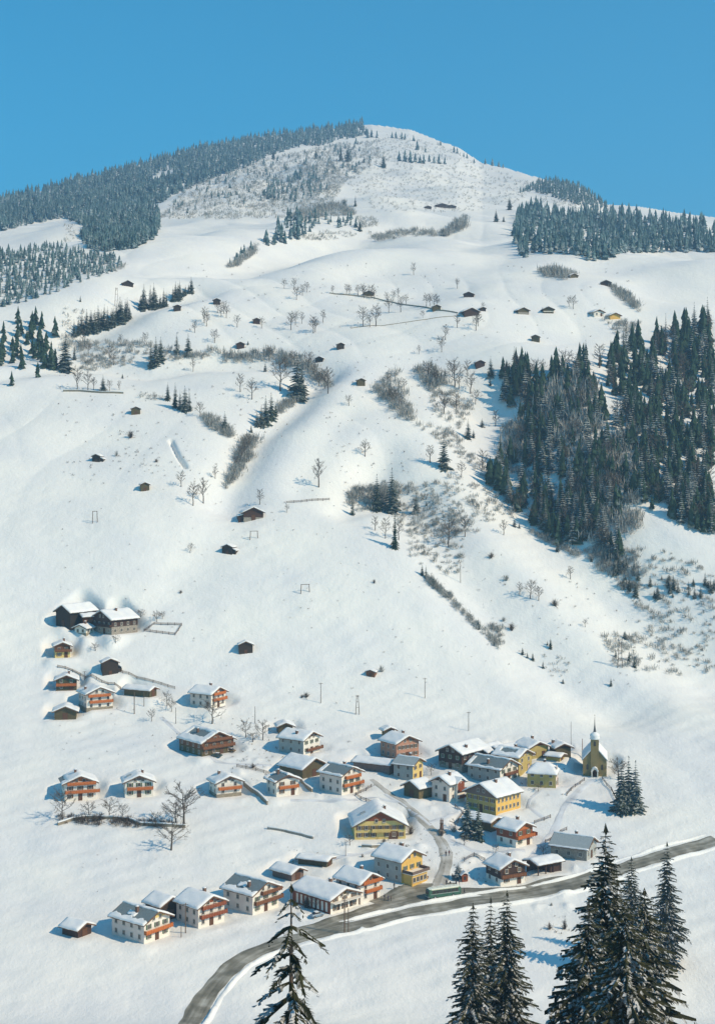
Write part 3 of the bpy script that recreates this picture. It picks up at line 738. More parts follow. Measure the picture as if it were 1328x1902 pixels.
def house(i, h):
    w, l, hh, thr = h['w'], h['l'], h['h'], h['thr']
    tn = math.tan(R(h.get('pitch', 23)))
    ha = hh + w / 2 * tn
    root = thing(h['name'], h['label'], h['cat'], h['F'], thr, HG if h['name'] in ('log_hut', 'mountain_barn', 'mountain_house') else VG)
    far = h['F'].y > 800
    D = 3.0
    lower = h['lower']
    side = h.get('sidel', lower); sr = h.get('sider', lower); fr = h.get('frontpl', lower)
    mats = [fr, side, sr]
    hl = h.get('hl')
    a = w / 2
    m = MB()
    ztop = hl if hl else hh
    # outer shell by faces, so that each side can carry its own paint, boarding or painted-in shade
    if h.get('posts'):
        for x in (-a + .15, a - .15):
            for q in range(4):
                y = .15 + (l - .3) * q / 3
                m.box(x - .14, x + .14, y - .14, y + .14, -D, hh)
        m.box(-a, -a + .2, .3, l - .3, -D, hh * .9)
        m.box(-a + .3, a - .3, l * .55, l - .3, -D, hh)
        m.build('wall', [lower], root)
    else:
        z1 = ztop
        V = [(-a, 0, -D), (a, 0, -D), (a, l, -D), (-a, l, -D), (-a, 0, z1), (a, 0, z1), (a, l, z1), (-a, l, z1), (0, 0, ha), (0, l, ha)]
        if hl:
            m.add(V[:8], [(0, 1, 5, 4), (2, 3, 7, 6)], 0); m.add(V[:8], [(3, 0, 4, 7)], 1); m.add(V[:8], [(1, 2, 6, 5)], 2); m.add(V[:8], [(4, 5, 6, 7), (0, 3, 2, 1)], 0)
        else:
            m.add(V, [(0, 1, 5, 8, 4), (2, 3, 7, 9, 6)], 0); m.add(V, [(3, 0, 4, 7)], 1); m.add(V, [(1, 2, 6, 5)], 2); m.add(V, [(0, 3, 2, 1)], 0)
        m.build('wall', mats, root)
    p = 0.06
    if hl and not h.get('posts'):
        u = MB().prism([(-a - p, hl), (a + p, hl), (a + p, hh), (0, ha + p * tn), (-a - p, hh)], -p, l + p)
        u.build('upper_wall', [h['upper']], root)
    if h.get('plinth'):
        z = h['plinth']; q = .09
        b = MB(); b.box(-a - q, a + q, -q, l + q, -D, z)
        b.build('plinth', ['plinth'], root)
    if h.get('gable'):
        q0 = .10 if hl else .05
        zg = hh - .25 if not h.get('gable') == 'white' else hh
        gb = MB()
        gz = h.get('gz', hh + .55 if not h.get('nowin') and not hl else None)
        g_ = [(-a + .02, zg), (a - .02, zg), (a - .02, hh), (0, ha - .02), (-a + .02, hh)]
        if gz: xg = (ha - gz) / tn - .02; g_ = [(-xg, gz), (xg, gz), (0, ha - .02)]
        gb.prism(g_, -q0, -.004 if not hl else -p - .004)
        gb.build('gable_boarding', [h['gable']], root)
        MB().prism(g_, l + (.004 if not hl else p + .004), l + q0).build('gable_boarding', [h['gable']], root)
    # roof
    oe, og = h.get('oe', .95), h.get('og', .85)
    W = a + oe
    t = .22
    y0, y1 = -og, l + og * .7
    zE = ha + .03 - W * tn
    roof = MB()
    sn = h.get('snow', 'full')
    if sn == 'hip':
        hd = w * .42
        zz = ha + .03
        vs = [(-W, y0 + .3, zE), (W, y0 + .3, zE), (W, y1 - .3, zE), (-W, y1 - .3, zE), (0, y0 + .3 + hd, zz), (0, y1 - .3 - hd, zz)]
        roof.add(vs, [(0, 1, 4), (1, 2, 5, 4), (2, 3, 5), (3, 0, 4, 5), (3, 2, 1, 0)])
        ro = roof.build('roof', ['soffit'], root)
    else:
        roof.prism([(-W, zE), (0, ha + .03), (W, zE), (W, zE + t), (0, ha + .03 + t), (-W, zE + t)], y0, y1)
        for sx in (-1, 1):       # barge boards
            for yy in (y0 - .05, y1):
                roof.add([(0, yy, ha + t + .10), (0, yy + .05, ha + t + .10), (sx * (W + .03), yy, zE + t + .06), (sx * (W + .03), yy + .05, zE + t + .06),
                          (0, yy, ha - .12), (0, yy + .05, ha - .12), (sx * (W + .03), yy, zE - .12), (sx * (W + .03), yy + .05, zE - .12)],
                         [(0, 2, 6, 4), (1, 5, 7, 3), (0, 1, 3, 2), (4, 6, 7, 5), (2, 3, 7, 6)], 0)
        ro = roof.build('roof', ['soffit'], root)
    zr = ha + .03 + t
    rm = h.get('roofm', 'slate')
    def sheet(sx):
        s_ = MB()
        k = .03
        s_.add([(0, y0 + .05, zr + k), (0, y1 - .05, zr + k), (sx * W, y0 + .05, zr - W * tn + k), (sx * W, y1 - .05, zr - W * tn + k),
                (0, y0 + .05, zr + .004), (0, y1 - .05, zr + .004), (sx * W, y0 + .05, zr - W * tn + .004), (sx * W, y1 - .05, zr - W * tn + .004)],
               [(0, 1, 3, 2), (4, 6, 7, 5), (0, 2, 6, 4), (1, 5, 7, 3), (2, 3, 7, 6)])
        s_.build('roofing', [rm], ro)
    th_s = h.get('thin', .38)
    def cover(xa, xb, tt=th_s, jag=0.0, ya=y0 - .06, yb=y1 + .06, zr_=None):
        link('roof_snow', snow_cover(W + .08, ya, yb, zr if zr_ is None else zr_, tn, xa, xb, tt, i * 13 + int(xa * 10) + 40, jag), ro)
    if sn == 'full': cover(-1, 1)
    elif sn == 'hip':
        link('roof_snow', snow_cover(W + .05, y0 + .25, y1 - .25, ha + .03, tn, -1, 1, .5, i, 0, hd), ro)
    elif sn == 'right':
        sheet(-1); cover(-.06, 1, jag=.25)
        cover(-1, -.86, .3, .3, zr_=zr + .03)
        cover(-.9, -.2, .14, .2, y1 - 1.6, y1, zr + .03)
    elif sn == 'rightp':
        sheet(-1); cover(-.04, 1, jag=.12); cover(-1, -.93, .2, .12, zr_=zr + .03)
    elif sn == 'patchL':
        sheet(-1); cover(-.16, 1, jag=.3); cover(-1, -.60, .38, .4, zr_=zr + .03)
        cover(-.7, -.1, .3, .3, y0, y0 + 3.2, zr + .03); cover(-.7, -.1, .3, .3, y1 - 2.2, y1, zr + .03)
    elif sn == 'patch2':
        sheet(-1); cover(-.05, 1, jag=.2); cover(-1, -.72, .3, .7, zr_=zr + .03)
        cover(-.62, -.38, .16, .5, y0 + l * .45, y0 + l * .72, zr + .03)
    elif sn == 'patch':
        sheet(-1); cover(-.75, 1, jag=.3); cover(-1, -.7, .3, .3, y0, y0 + 3.5, zr + .03)
    for cx, fy in h.get('chim', [(.12, .45)] if not h.get('nowin') and h['name'] not in ('mountain_house',) else []):
        c = MB(); x = cx * w; y = fy * l; zt = zr - abs(x) * tn
        c.box(x - .38, x + .38, y - .38, y + .38, zt - .6, zt + 1.35)
        c.box(x - .48, x + .48, y - .48, y + .48, zt + 1.35, zt + 1.5)
        co = c.build('chimney', ['brick'], ro)
        s_ = MB(); s_.tube([(x, y, zt + 1.49), (x, y, zt + 1.66), (x, y, zt + 1.78)], [.56, .46, .12], 8)
        s_.build('snow_cap', ['roofsnow'], co, smooth=True)
    if h.get('skylight'):
        c = MB(); x = -W * .55; y = l * .42; zt = zr - abs(x) * tn
        c.add([(x - .8, y - .9, zt - .8 * tn), (x + .8, y - .9, zt + .8 * tn + .2), (x + .8, y + .9, zt + .8 * tn + .2), (x - .8, y + .9, zt - .8 * tn),
               (x - .8, y - .9, zt - .8 * tn + .95), (x + .8, y - .9, zt + .8 * tn + .7), (x + .8, y + .9, zt + .8 * tn + .7), (x - .8, y + .9, zt - .8 * tn + .95)],
              [(0, 1, 5, 4), (1, 2, 6, 5), (2, 3, 7, 6), (3, 0, 4, 7), (4, 5, 6, 7)], 0)
        c.build('roof_hatch', ['tin'], ro)
    # openings
    if not h.get('nowin'):
        ww, wh = (.85, 1.12)
        off = .085 if hl else .012
        rowsz = [1.45, 4.05] if hh > 4.6 else ([1.6] if hh < 3.7 else [1.35, 3.55])
        if hl and hh <= 4.6: rowsz = [1.2, 3.4]
        nf = h.get('nf', max(2, int(round(w / 3.5))))
        sh = ['shutter', 'gshutter', None][i % 3]
        for zi, z in enumerate(rowsz):
            o_ = off if (hl and z > hl) else .012
            if h.get('plinth') and z - wh / 2 < h['plinth']: z = h['plinth'] + .9
            for k in range(nf):
                x = (k - (nf - 1) / 2) * (w - 1.6) / max(nf - .4, 1)
                if zi == 0 and k == nf // 2 and not h.get('shop') and not h.get('plinth'):
                    if h.get('gate'): continue
                    d = MB(); d.box(x - .55, x + .55, -o_ - .07, -o_, -.4, 2.05); d.box(x - .68, x - .55, -o_ - .10, -o_, -.4, 2.2); d.box(x + .55, x + .68, -o_ - .10, -o_, -.4, 2.2); d.box(x - .55, x + .55, -o_ - .10, -o_, 2.05, 2.2)
                    d.build('door', ['door'], root); continue
                link('window', window_mesh(ww, wh, sh), root, (x, -o_, z))
        zg = hh + (ha - hh) * .34
        if ha - zg > 1.2:
            q = (.10 if hl else .05) + .004 if h.get('gable') else off
            for k in range(2 if w > 8 else 1):
                x = (k - .5) * 2.4 if w > 8 else 0
                link('window', window_mesh(.8, .95), root, (x, -q, zg))
        for sx, nm in ((-1, 'L'), (1, 'R')):
            if (sx < 0 and h['th'] < 12) or (sx > 0 and h['th'] > -5): continue
            n = h.get('n' + ('l' if sx < 0 else 'r'), max(2, int(round(l / 3.4))))
            for z in rowsz:
                if h.get('plinth') and z < h['plinth'] + .7: z = h['plinth'] + .9
                o_ = off if (hl and z > hl) else .012
                for k in range(n):
                    y = l / 2 + (k - (n - 1) / 2) * (l - 1.6) / max(n - .4, 1)
                    if h.get('bay') and sx > 0 and k > 0: continue
                    if h.get('shop') or (h.get('annex') and False): continue
                    link('window', window_mesh(ww, wh), root, (sx * (a + o_), y, z), R(90 * sx))
    elif not far and h['cat'] in ('barn', 'shed') and not h.get('posts') and w > 3.5:
        d = MB(); z = min(2.3, hh * .8)
        off = .07 if hl else .01
        d.box(-.85, .85, -off - .06, -off, -.4, z); d.box(-.95, -.85, -off - .10, -off, -.4, z + .1); d.box(.85, .95, -off - .10, -off, -.4, z + .1); d.box(-.85, .85, -off - .1, -off, z, z + .1)
        d.build('door', ['door'], root)
    if h.get('door') and not far:
        d = MB(); d.box(-.5, .5, -.06, -.01, -.3, 1.5); d.box(-.6, -.5, -.09, -.01, -.3, 1.6); d.box(.5, .6, -.09, -.01, -.3, 1.6)
        d.build('door', ['door'], root)
    if h.get('gate'):
        d = MB(); x = w * .26; d.box(x - 1.3, x + 1.3, -.07, -.012, -.4, 2.3); d.box(x - 1.45, x - 1.3, -.12, -.012, -.4, 2.45); d.box(x + 1.3, x + 1.45, -.12, -.012, -.4, 2.45)
        d.build('barn_gate', ['door'], root)
    if h.get('band'):
        MB().box(-a + .1, a - .1, -.10, -.01, 1.0, 1.45).build('band', ['white'], root)
    # balconies
    for z, xa, xb in h.get('balc', []):
        b = MB(); x0, x1 = xa * w, xb * w; dp = .95; fy = -p if hl else 0
        b.box(x0, x1, -dp, fy - .015, z - .12, z)
        n = max(3, int((x1 - x0) / .9))
        b.box(x0, x1, -dp - .05, -dp + .03, z + .86, z + .98)
        b.box(x0, x1, -dp - .02, -dp + .02, z + .08, z + .80)
        for s_ in (x0 + .03, x1 - .03):
            b.box(s_ - .03, s_ + .03, -dp + .02, fy - .02, z + .08, z + .95)
        for k in range(n + 1):
            x = x0 + .06 + (x1 - x0 - .12) * k / n
            b.box(x - .06, x + .06, -dp - .06, -dp + .05, z - .25, z + 1.0)
        b.build('balcony', [h.get('bmat', 'brown')], root)
    if h.get('bside'):
        b = MB(); z = 2.5
        b.box(a + .07, a + 1.1, -1.15, l * .6, z - .12, z); b.box(a + 1.06, a + 1.12, -1.2, l * .6, z, z + .95)
        b.build('side_balcony', [h['bmat']], root)
    if h.get('bay'):
        # a cross gable with a balcony on the right-hand wall
        b = MB(); yc_ = l * .62; bw = 1.9
        b.add([(a + .01, yc_ - bw, -D), (a + 1.0, yc_ - bw, -D), (a + 1.0, yc_ + bw, -D), (a + .01, yc_ + bw, -D), (a + .01, yc_ - bw, hh), (a + 1.0, yc_ - bw, hh), (a + 1.0, yc_ + bw, hh), (a + .01, yc_ + bw, hh), (a + 1.0, yc_, hh + 1.2), (-.3, yc_, hh + 1.2), (a - 1.2, yc_ - bw, hh), (a - 1.2, yc_ + bw, hh)],
              [(0, 1, 5, 4), (1, 2, 6, 8, 5), (2, 3, 7, 6)])
        bo = b.build('bay', ['white'], root)
        r_ = MB()
        for sgn in (-1, 1):
            r_.add([(a + 1.6, yc_, hh + 1.45), (-.4, yc_, hh + 1.45), (a + 1.6, yc_ + sgn * (bw + .6), hh - .10), (a - 1.9, yc_ + sgn * (bw + .6), hh - .1),
                    (a + 1.6, yc_, hh + 1.75), (-.4, yc_, hh + 1.75), (a + 1.6, yc_ + sgn * (bw + .6), hh + .22), (a - 1.9, yc_ + sgn * (bw + .6), hh + .22)],
                   [(0, 1, 3, 2), (4, 6, 7, 5), (0, 2, 6, 4), (2, 3, 7, 6)], 0)
        r_.build('bay_roof', ['roofsnow'], bo)
        f = MB()
        for z in (1.6, 4.0):
            f.box(a + 1.0, a + 1.9, yc_ - bw * .95, yc_ + bw * .95, z - .9, z - .8); f.box(a + 1.86, a + 1.92, yc_ - bw * .95, yc_ + bw * .95, z - .8, z + .1)
        f.box(a + 1.01, a + 1.08, yc_ - bw * .9, yc_ + bw * .9, 2.6, hh + .3)
        f.build('bay_balcony', ['red'], bo)
    if h.get('annex'):
        b = MB()
        b.box(-a + .6, a * .55, -3.6, -.02, -D, 2.8)
        bo = b.build('annex', ['gold'], root)
        MB().box(-a + .3, a * .7, -4.1, -.03, 2.81, 3.0).build('terrace', ['white'], bo)
        rl = MB()
        rl.box(-a + .3, a * .7, -4.1, -4.03, 3.0, 3.9); rl.box(-a + .3, -a + .37, -4.03, -.05, 3.0, 3.9); rl.box(a * .7 - .07, a * .7, -4.03, -.05, 3.0, 3.9)
        rl.build('railing', ['greyboard'], bo)
        for k in range(4):
            link('window', window_mesh(1.1, 1.3), bo, (-a + 1.5 + k * 1.65, -3.612, 1.3))
    if h.get('shop'):
        pn = MB()
        for k in range(8):
            y = 1.2 + k * 1.75
            pn.box(-a - .05, -a - .012, y, y + .9, .3, 2.9)
        pn.build('wall_panel', ['white'], root)
        sw = MB()
        for k in range(3):
            x = -a + 1.2 + k * 3.1
            sw.box(x, x + 2.4, -.06, -.012, .5, 2.6)
        sw.build('shop_window', ['pane'], root)
        MB().box(-a, a, -1.9, -.03, 2.95, 3.1).build('canopy', ['white'], root)
    if h.get('lean'):
        b = MB(); b.box(a + .02, a + 1.5, .6, l - .4, -D, hh * .5)
        bo = b.build('lean_to', [lower], root)
        MB().add([(a + .05, .3, hh * .78), (a + 1.9, .3, hh * .5), (a + 1.9, l - .1, hh * .5), (a + .05, l - .1, hh * .78), (a + .05, .3, hh * .78 + .3), (a + 1.9, .3, hh * .5 + .3), (a + 1.9, l - .1, hh * .5 + .3), (a + .05, l - .1, hh * .78 + .3)],
                 [(3, 2, 1, 0), (4, 5, 6, 7), (0, 1, 5, 4), (1, 2, 6, 5), (2, 3, 7, 6), (3, 0, 4, 7)]).build('lean_to_roof', ['roofsnow'], bo)
    if h.get('side_shed'):
        b = MB(); b.box(-a - 2.2, -a - .07, 1.0, l - 1, -D, 1.9)
        bo = b.build('lean_to', ['dark'], root)
        MB().add([(-a - .04, .6, 2.5), (-a - 2.6, .6, 1.9), (-a - 2.6, l - .6, 1.9), (-a - .04, l - .6, 2.5), (-a - .04, .6, 2.85), (-a - 2.6, .6, 2.25), (-a - 2.6, l - .6, 2.25), (-a - .04, l - .6, 2.85)],
                 [(0, 1, 2, 3), (7, 6, 5, 4), (4, 5, 1, 0), (5, 6, 2, 1), (6, 7, 3, 2)]).build('lean_to_roof', ['roofsnow'], bo)
    return root

for i, h in enumerate(HS): house(i, h)

# ------------------------------------------------------------------ the church
def church():
    root = thing('church', 'small ochre village church with a bell tower, white tower cap and thin needle spire', 'church', CHURCH, R(-9))
    w, l, hh = 8.0, 14.0, 5.4; a = w / 2; ha = hh + a * 1.12; D = 3
    MB().prism([(-a, -D), (a, -D), (a, hh), (0, ha), (-a, hh)], 0, l).build('nave', ['ochre'], root)
    W = a + .35; tn = 1.12
    r = MB().prism([(-W, ha + .03 - W * tn), (0, ha + .03), (W, ha + .03 - W * tn), (W, ha + .25 - W * tn), (0, ha + .25), (-W, ha + .25 - W * tn)], -.25, l + .2)
    ro = r.build('roof', ['slate'], root)
    link('roof_snow', snow_cover(W + .05, -.28, l + .2, ha + .25, tn, -1, 1, .25, 901), ro)
    tw = 1.35
    tb = MB(); tb.box(-tw, tw, -.35, 2.4, -D + .1, ha + 2.6)
    to = tb.build('tower', ['ochre'], root)
    # sound openings
    for dx, dy, rz in ((0, -.362, 0), (tw + .012, 1.0, R(90)), (-tw - .012, 1.0, R(-90))):
        s_ = MB(); s_.prism([(-.36, -.8), (.36, -.8), (.36, .45), (.18, .75), (0, .85), (-.18, .75), (-.36, .45)], -.05, 0)
        s_.build('belfry_opening', ['pane'], to, (dx, dy, ha + 1.2), rz)
    cap = MB()
    zc = ha + 2.6
    prof = [(1.75, 0), (1.78, .22), (1.55, .75), (1.75, 1.15), (1.5, 1.7), (.85, 2.15), (.42, 2.5)]
    cap.tube([(0, 1.02, zc + z) for r_, z in prof], [r_ for r_, z in prof], 12)
    cap.build('tower_cap', ['roofsnow'], to, smooth=True)
    sp = MB(); zc2 = zc + 2.5
    sp.tube([(0, 1.02, zc2), (0, 1.02, zc2 + .5), (0, 1.02, zc2 + 2.4), (0, 1.02, zc2 + 5.2)], [.55, .42, .17, .04], 8)
    so = sp.build('spire', ['steel'], to)
    cr = MB(); cr.box(-.03, .03, .99, 1.05, zc2 + 5.1, zc2 + 6.0); cr.box(-.22, .22, .99, 1.05, zc2 + 5.55, zc2 + 5.62)
    cr.build('cross', ['steel'], so)
    # porch
    pr = MB()
    pr.prism([(-1.15, -D), (-.78, -D), (-.78, 1.7), (-.45, 2.3), (0, 2.55), (.45, 2.3), (.78, 1.7), (.78, -D), (1.15, -D), (1.15, 1.8), (.62, 2.75), (0, 3.05), (-.62, 2.75), (-1.15, 1.8)], -2.0, -.36)
    po = pr.build('porch', ['white'], root)
    MB().prism([(-1.3, 1.85), (-1.16, 1.85), (-.63, 2.8), (0, 3.1), (.63, 2.8), (1.16, 1.85), (1.3, 1.85), (.75, 3.0), (0, 3.4), (-.75, 3.0)], -2.15, -.37).build('porch_snow', ['roofsnow'], po)
    MB().box(-.75, .75, -.47, -.365, -.5, 2.3).build('door', ['door'], root)
    for x in (-2.5, 2.5):
        s_ = MB(); s_.prism([(-.35, -.9), (.35, -.9), (.35, .6), (0, 1.05), (-.35, .6)], -.05, 0)
        s_.build('window', ['pane'], root, (x, -.012, 3.0))
    for k in range(4):
        for sx in (-1, 1):
            s_ = MB(); s_.prism([(-.35, -.9), (.35, -.9), (.35, .6), (0, 1.05), (-.35, .6)], -.05, 0)
            s_.build('window', ['pane'], root, (sx * (a + .012), 2.5 + k * 3, 3.0), R(90 * sx))
church()

# ------------------------------------------------------------------ bus and cars
M['busgreen'] = mat('dark_green_coachwork', (0.05, 0.14, 0.09), (0.04, 0.11, 0.07), 1, 0.35, spec=.5)
M['buscream'] = mat('cream_bus_roof', (0.74, 0.78, 0.68), (0.66, 0.70, 0.60), 1, 0.5)
M['tyre'] = mat('rubber', (0.02, 0.02, 0.02), None, 3)
M['lamp'] = mat('lamp_glass', (0.7, 0.66, 0.5), None, 3, .2)
M['chrome'] = mat('chrome_trim', (0.45, 0.46, 0.46), None, 3, .3, spec=.6)
def wheel(parent, x, y, r, wd):
    m = MB(); m.tube([(x - wd / 2, y, r), (x + wd / 2, y, r)], [r, r], 14)
    wo = m.build('wheel', ['tyre'], parent)
    h_ = MB(); h_.tube([(x - wd / 2 - .02, y, r), (x + wd / 2 + .02, y, r)], [r * .5, r * .5], 10)
    h_.build('rim', ['chrome'], wo)

def loft(m, secs, mi=0):
    """closed rings of equal length joined into a skin"""
    n = len(secs[0]); b = len(m.v)
    for s_ in secs: m.v.extend([tuple(p) for p in s_])
    for i in range(len(secs) - 1):
        for j in range(n):
            k = (j + 1) % n
            m.f.append((b + i * n + j, b + i * n + k, b + (i + 1) * n + k, b + (i + 1) * n + j)); m.mi.append(mi)
    m.f.append(tuple(b + j for j in range(n - 1, -1, -1))); m.mi.append(mi)
    e = b + (len(secs) - 1) * n
    m.f.append(tuple(e + j for j in range(n))); m.mi.append(mi)

def bus():
    A, B = at(789, 1675), at(858, 1662)
    th = math.atan2(B.y - A.y, B.x - A.x) - R(90)
    L, W, Hh = 10.4, 2.5, 2.9
    c = (A + B) / 2
    root = thing('bus', 'dark green bus with a pale roof waiting at the village square', 'bus', c + Vector((0, 1.2, .12)), th)
    hw_ = W / 2
    def ring(y, s, top, z0=.45):
        return [(-hw_ * s, y, z0), (hw_ * s, y, z0), (hw_ * s, y, 1.5), (hw_ * s * .97, y, top - .35), (hw_ * s * .82, y, top - .06), (0, y, top), (-hw_ * s * .82, y, top - .06), (-hw_ * s * .97, y, top - .35), (-hw_ * s, y, 1.5)]
    b = MB(); loft(b, [ring(-L / 2, .86, Hh - .5, .6), ring(-L / 2 + .25, .97, Hh - .15), ring(-L / 2 + .8, 1, Hh), ring(L / 2 - .9, 1, Hh), ring(L / 2 - .3, .97, Hh - .15), ring(L / 2, .88, Hh - .45, .6)])
    bo = b.build('body', ['busgreen'], root, smooth=False)
    r = MB()
    def rr(y, s, top): return [(-hw_ * s * .9, y, top - .16), (hw_ * s * .9, y, top - .16), (hw_ * s * .82, y, top - .02), (hw_ * s * .45, y, top + .07), (-hw_ * s * .45, y, top + .07), (-hw_ * s * .82, y, top - .02)]
    loft(r, [rr(-L / 2 + .3, .9, Hh - .1), rr(-L / 2 + .9, 1, Hh), rr(L / 2 - 1, 1, Hh), rr(L / 2 - .4, .9, Hh - .1)])
    r.build('roof', ['buscream'], bo)
    rl = MB()
    for x in (-.6, .6): rl.tube([(x, -L / 2 + 1.5, Hh + .22), (x, L / 2 - 1.8, Hh + .22)], [.04, .04], 5)
    for k in range(6):
        y = -L / 2 + 1.6 + k * (L - 3.5) / 5
        rl.tube([(-.6, y, Hh + .02), (-.6, y, Hh + .22), (.6, y, Hh + .22), (.6, y, Hh + .02)], [.03] * 4, 4)
    rl.build('luggage_rack', ['chrome'], bo)
    for sx in (-1, 1):
        for k in range(7):
            y = -L / 2 + 1.0 + k * 1.22
            m = MB(); m.box(min(sx * hw_ * .985, sx * (hw_ + .02)), max(sx * hw_ * .985, sx * (hw_ + .02)), y, y + 1.06, 1.55, 2.4)
            m.build('window', ['pane'], bo)
        m = MB(); m.box(min(sx * hw_, sx * (hw_ + .025)), max(sx * hw_, sx * (hw_ + .025)), -L / 2 + .5, L / 2 - .6, 1.32, 1.44)
        m.build('trim_strip', ['chrome'], bo)
        for y in (-L / 2 + 2.0, L / 2 - 2.6): wheel(root, sx * (hw_ - .12), y, .48, .3)
        for y, nm in ((L / 2 + .0, 'headlight'), (-L / 2 - .0, 'tail_light')):
            m = MB(); s_ = 1 if y > 0 else -1
            m.tube([(sx * .8, y - s_ * .06, .95), (sx * .8, y + s_ * .06, .95)], [.14, .12], 10); m.build(nm, ['lamp'], bo)
    for y, s_ in ((L / 2 - .08, 1), (-L / 2 + .08, -1)):
        m = MB(); m.box(-hw_ * .78, hw_ * .78, min(y, y + s_ * .12), max(y, y + s_ * .12), 1.45, 2.3); m.build('windscreen', ['pane'], bo)
        m = MB(); m.box(-hw_ * .92, hw_ * .92, min(y, y + s_ * .2), max(y, y + s_ * .2), .48, .66); m.build('bumper', ['chrome'], bo)
bus()

def car(px, py, th, col, label, snow=True):
    m_ = mat('car_paint', col, None, 1, .35, spec=.5)
    p = at(px, py)
    root = thing('parked_car', label, 'car', p + Vector((0, 0, .08)), R(th), 'cars parked in the village')
    a = .78
    def ring(y, z0, z1, s): return [(-a * s, y, z0), (a * s, y, z0), (a * s, y, z1 - .12), (a * s * .88, y, z1), (-a * s * .88, y, z1), (-a * s, y, z1 - .12)]
    b = MB(); loft(b, [ring(-2.0, .4, .75, .86), ring(-1.8, .28, .86, .97), ring(-.9, .25, .92, 1), ring(.9, .25, .92, 1), ring(1.75, .28, .84, .97), ring(1.98, .4, .74, .86)])
    bo = MB.build(b, 'body', [m_], root)
    c = MB(); loft(c, [ring(-1.35, .88, .95, .9), ring(-.8, .88, 1.42, .8), ring(.25, .88, 1.44, .8), ring(.85, .88, .95, .9)])
    co = c.build('cabin', ['pane'], bo)
    r = MB(); loft(r, [[(-.6, -.85, 1.42), (.6, -.85, 1.42), (.6, -.85, 1.5), (-.6, -.85, 1.5)], [(-.6, .3, 1.44), (.6, .3, 1.44), (.6, .3, 1.52), (-.6, .3, 1.52)]])
    r.build('roof', ['roofsnow' if snow else m_], bo)
    for sx in (-1, 1):
        for y in (-1.25, 1.2): wheel(root, sx * (a - .06), y, .31, .18)
        m = MB(); m.tube([(sx * .52, 1.93, .62), (sx * .52, 2.02, .62)], [.11, .09], 8); m.build('headlight', ['lamp'], bo)
    return root
car(783, 1633, 75, (0.20, 0.10, 0.06), 'brown car parked beside the golden inn at the square', False)
car(589, 1703, -55, (0.25, 0.34, 0.42), 'pale blue car half snowed in beside the long shop building')
car(403, 1406, 70, (0.05, 0.09, 0.07), 'dark green car parked in the snow below the big timber farmhouse')
car(428, 1397, 62, (0.22, 0.13, 0.05), 'ochre brown car parked close to the big timber farmhouse')

# ------------------------------------------------------------------ people
M['skin'] = mat('skin', (0.50, 0.32, 0.24), None, 3)
M['trouser'] = mat('dark_trousers', (0.035, 0.035, 0.045), None, 3)
def coatmat(c): return mat('coat', c, None, 3)
def person_mesh(stride, arm, coat, seed):
    """one continuous skinned figure, 1.72 m tall"""
    V = [(0, 0, .92), (0, .0, 1.15), (0, .01, 1.36), (0, -.005, 1.46), (0, -.02, 1.58), (0, -.02, 1.70)]
    E = [(0, 1), (1, 2), (2, 3), (3, 4), (4, 5)]
    Rr = [.155, .15, .16, .065, .10, .075]
    for sx in (-1, 1):
        b = len(V); s_ = stride * sx
        V += [(sx * .10, s_ * .12, .86), (sx * .11, s_ * .55 - .03, .48), (sx * .115, s_ * 1.0, .07), (sx * .13, s_ * 1.0 - .16, .04)]
        Rr += [.10, .068, .052, .042]
        E += [(0, b), (b, b + 1), (b + 1, b + 2), (b + 2, b + 3)]
        b = len(V)
        V += [(sx * .20, .01, 1.39), (sx * .27, -s_ * .35 + .02, 1.12), (sx * .27, -s_ * .7 - arm, .90), (sx * .26, -s_ * .8 - arm * 1.3, .82)]
        Rr += [.075, .055, .043, .036]
        E += [(2, b), (b, b + 1), (b + 1, b + 2), (b + 2, b + 3)]
    me = bpy.data.meshes.new('person_rig'); me.from_pydata(V, E, [])
    o = bpy.data.objects.new('person_rig', me); C.objects.link(o)
    md = o.modifiers.new('skin', 'SKIN'); md.use_smooth_shade = True
    o.modifiers.new('sub', 'SUBSURF').levels = 1
    for i, sv in enumerate(me.skin_vertices[0].data): sv.radius = (Rr[i], Rr[i] * .85); sv.use_root = (i == 0)
    dg = bpy.context.evaluated_depsgraph_get()
    out = bpy.data.meshes.new_from_object(o.evaluated_get(dg)); out.name = 'person'
    bpy.data.objects.remove(o)
    out.materials.clear()
    for m in ('trouser', coat, 'skin'): out.materials.append(M[m] if isinstance(m, str) else m)
    for p in out.polygons:
        z = p.center.z; hand = abs(p.center.x) > .2 and z < .88
        p.material_index = 2 if (z > 1.47 or hand) else (1 if z > .74 or abs(p.center.x) > .215 else 0)
    return out
def person(px, py, th, stride, arm, coat, label, cap, kid=1.0):
    p = at(px, py)
    m = coatmat(coat)
    o = link('person', person_mesh(stride, arm, m, 1), None, p + Vector((0, 0, .07)), R(th))
    o.scale = (kid, kid, kid)
    tag(o, label, 'person', 'people about the village square')
    c = MB(); prof = [(.125, 1.60), (.128, 1.68), (.10, 1.77), (.03, 1.80)]
    c.tube([(0, -.015, z) for r, z in prof], [r for r, z in prof], 9)
    c.build('woolly_hat', [coatmat(cap)], o, smooth=True)
    f = MB(); f.add([(-.045, -.118, 1.60), (.045, -.118, 1.60), (0, -.15, 1.575), (0, -.12, 1.63)], [(0, 1, 2), (0, 2, 3), (1, 3, 2)])
    f.build('nose', ['skin'], o)
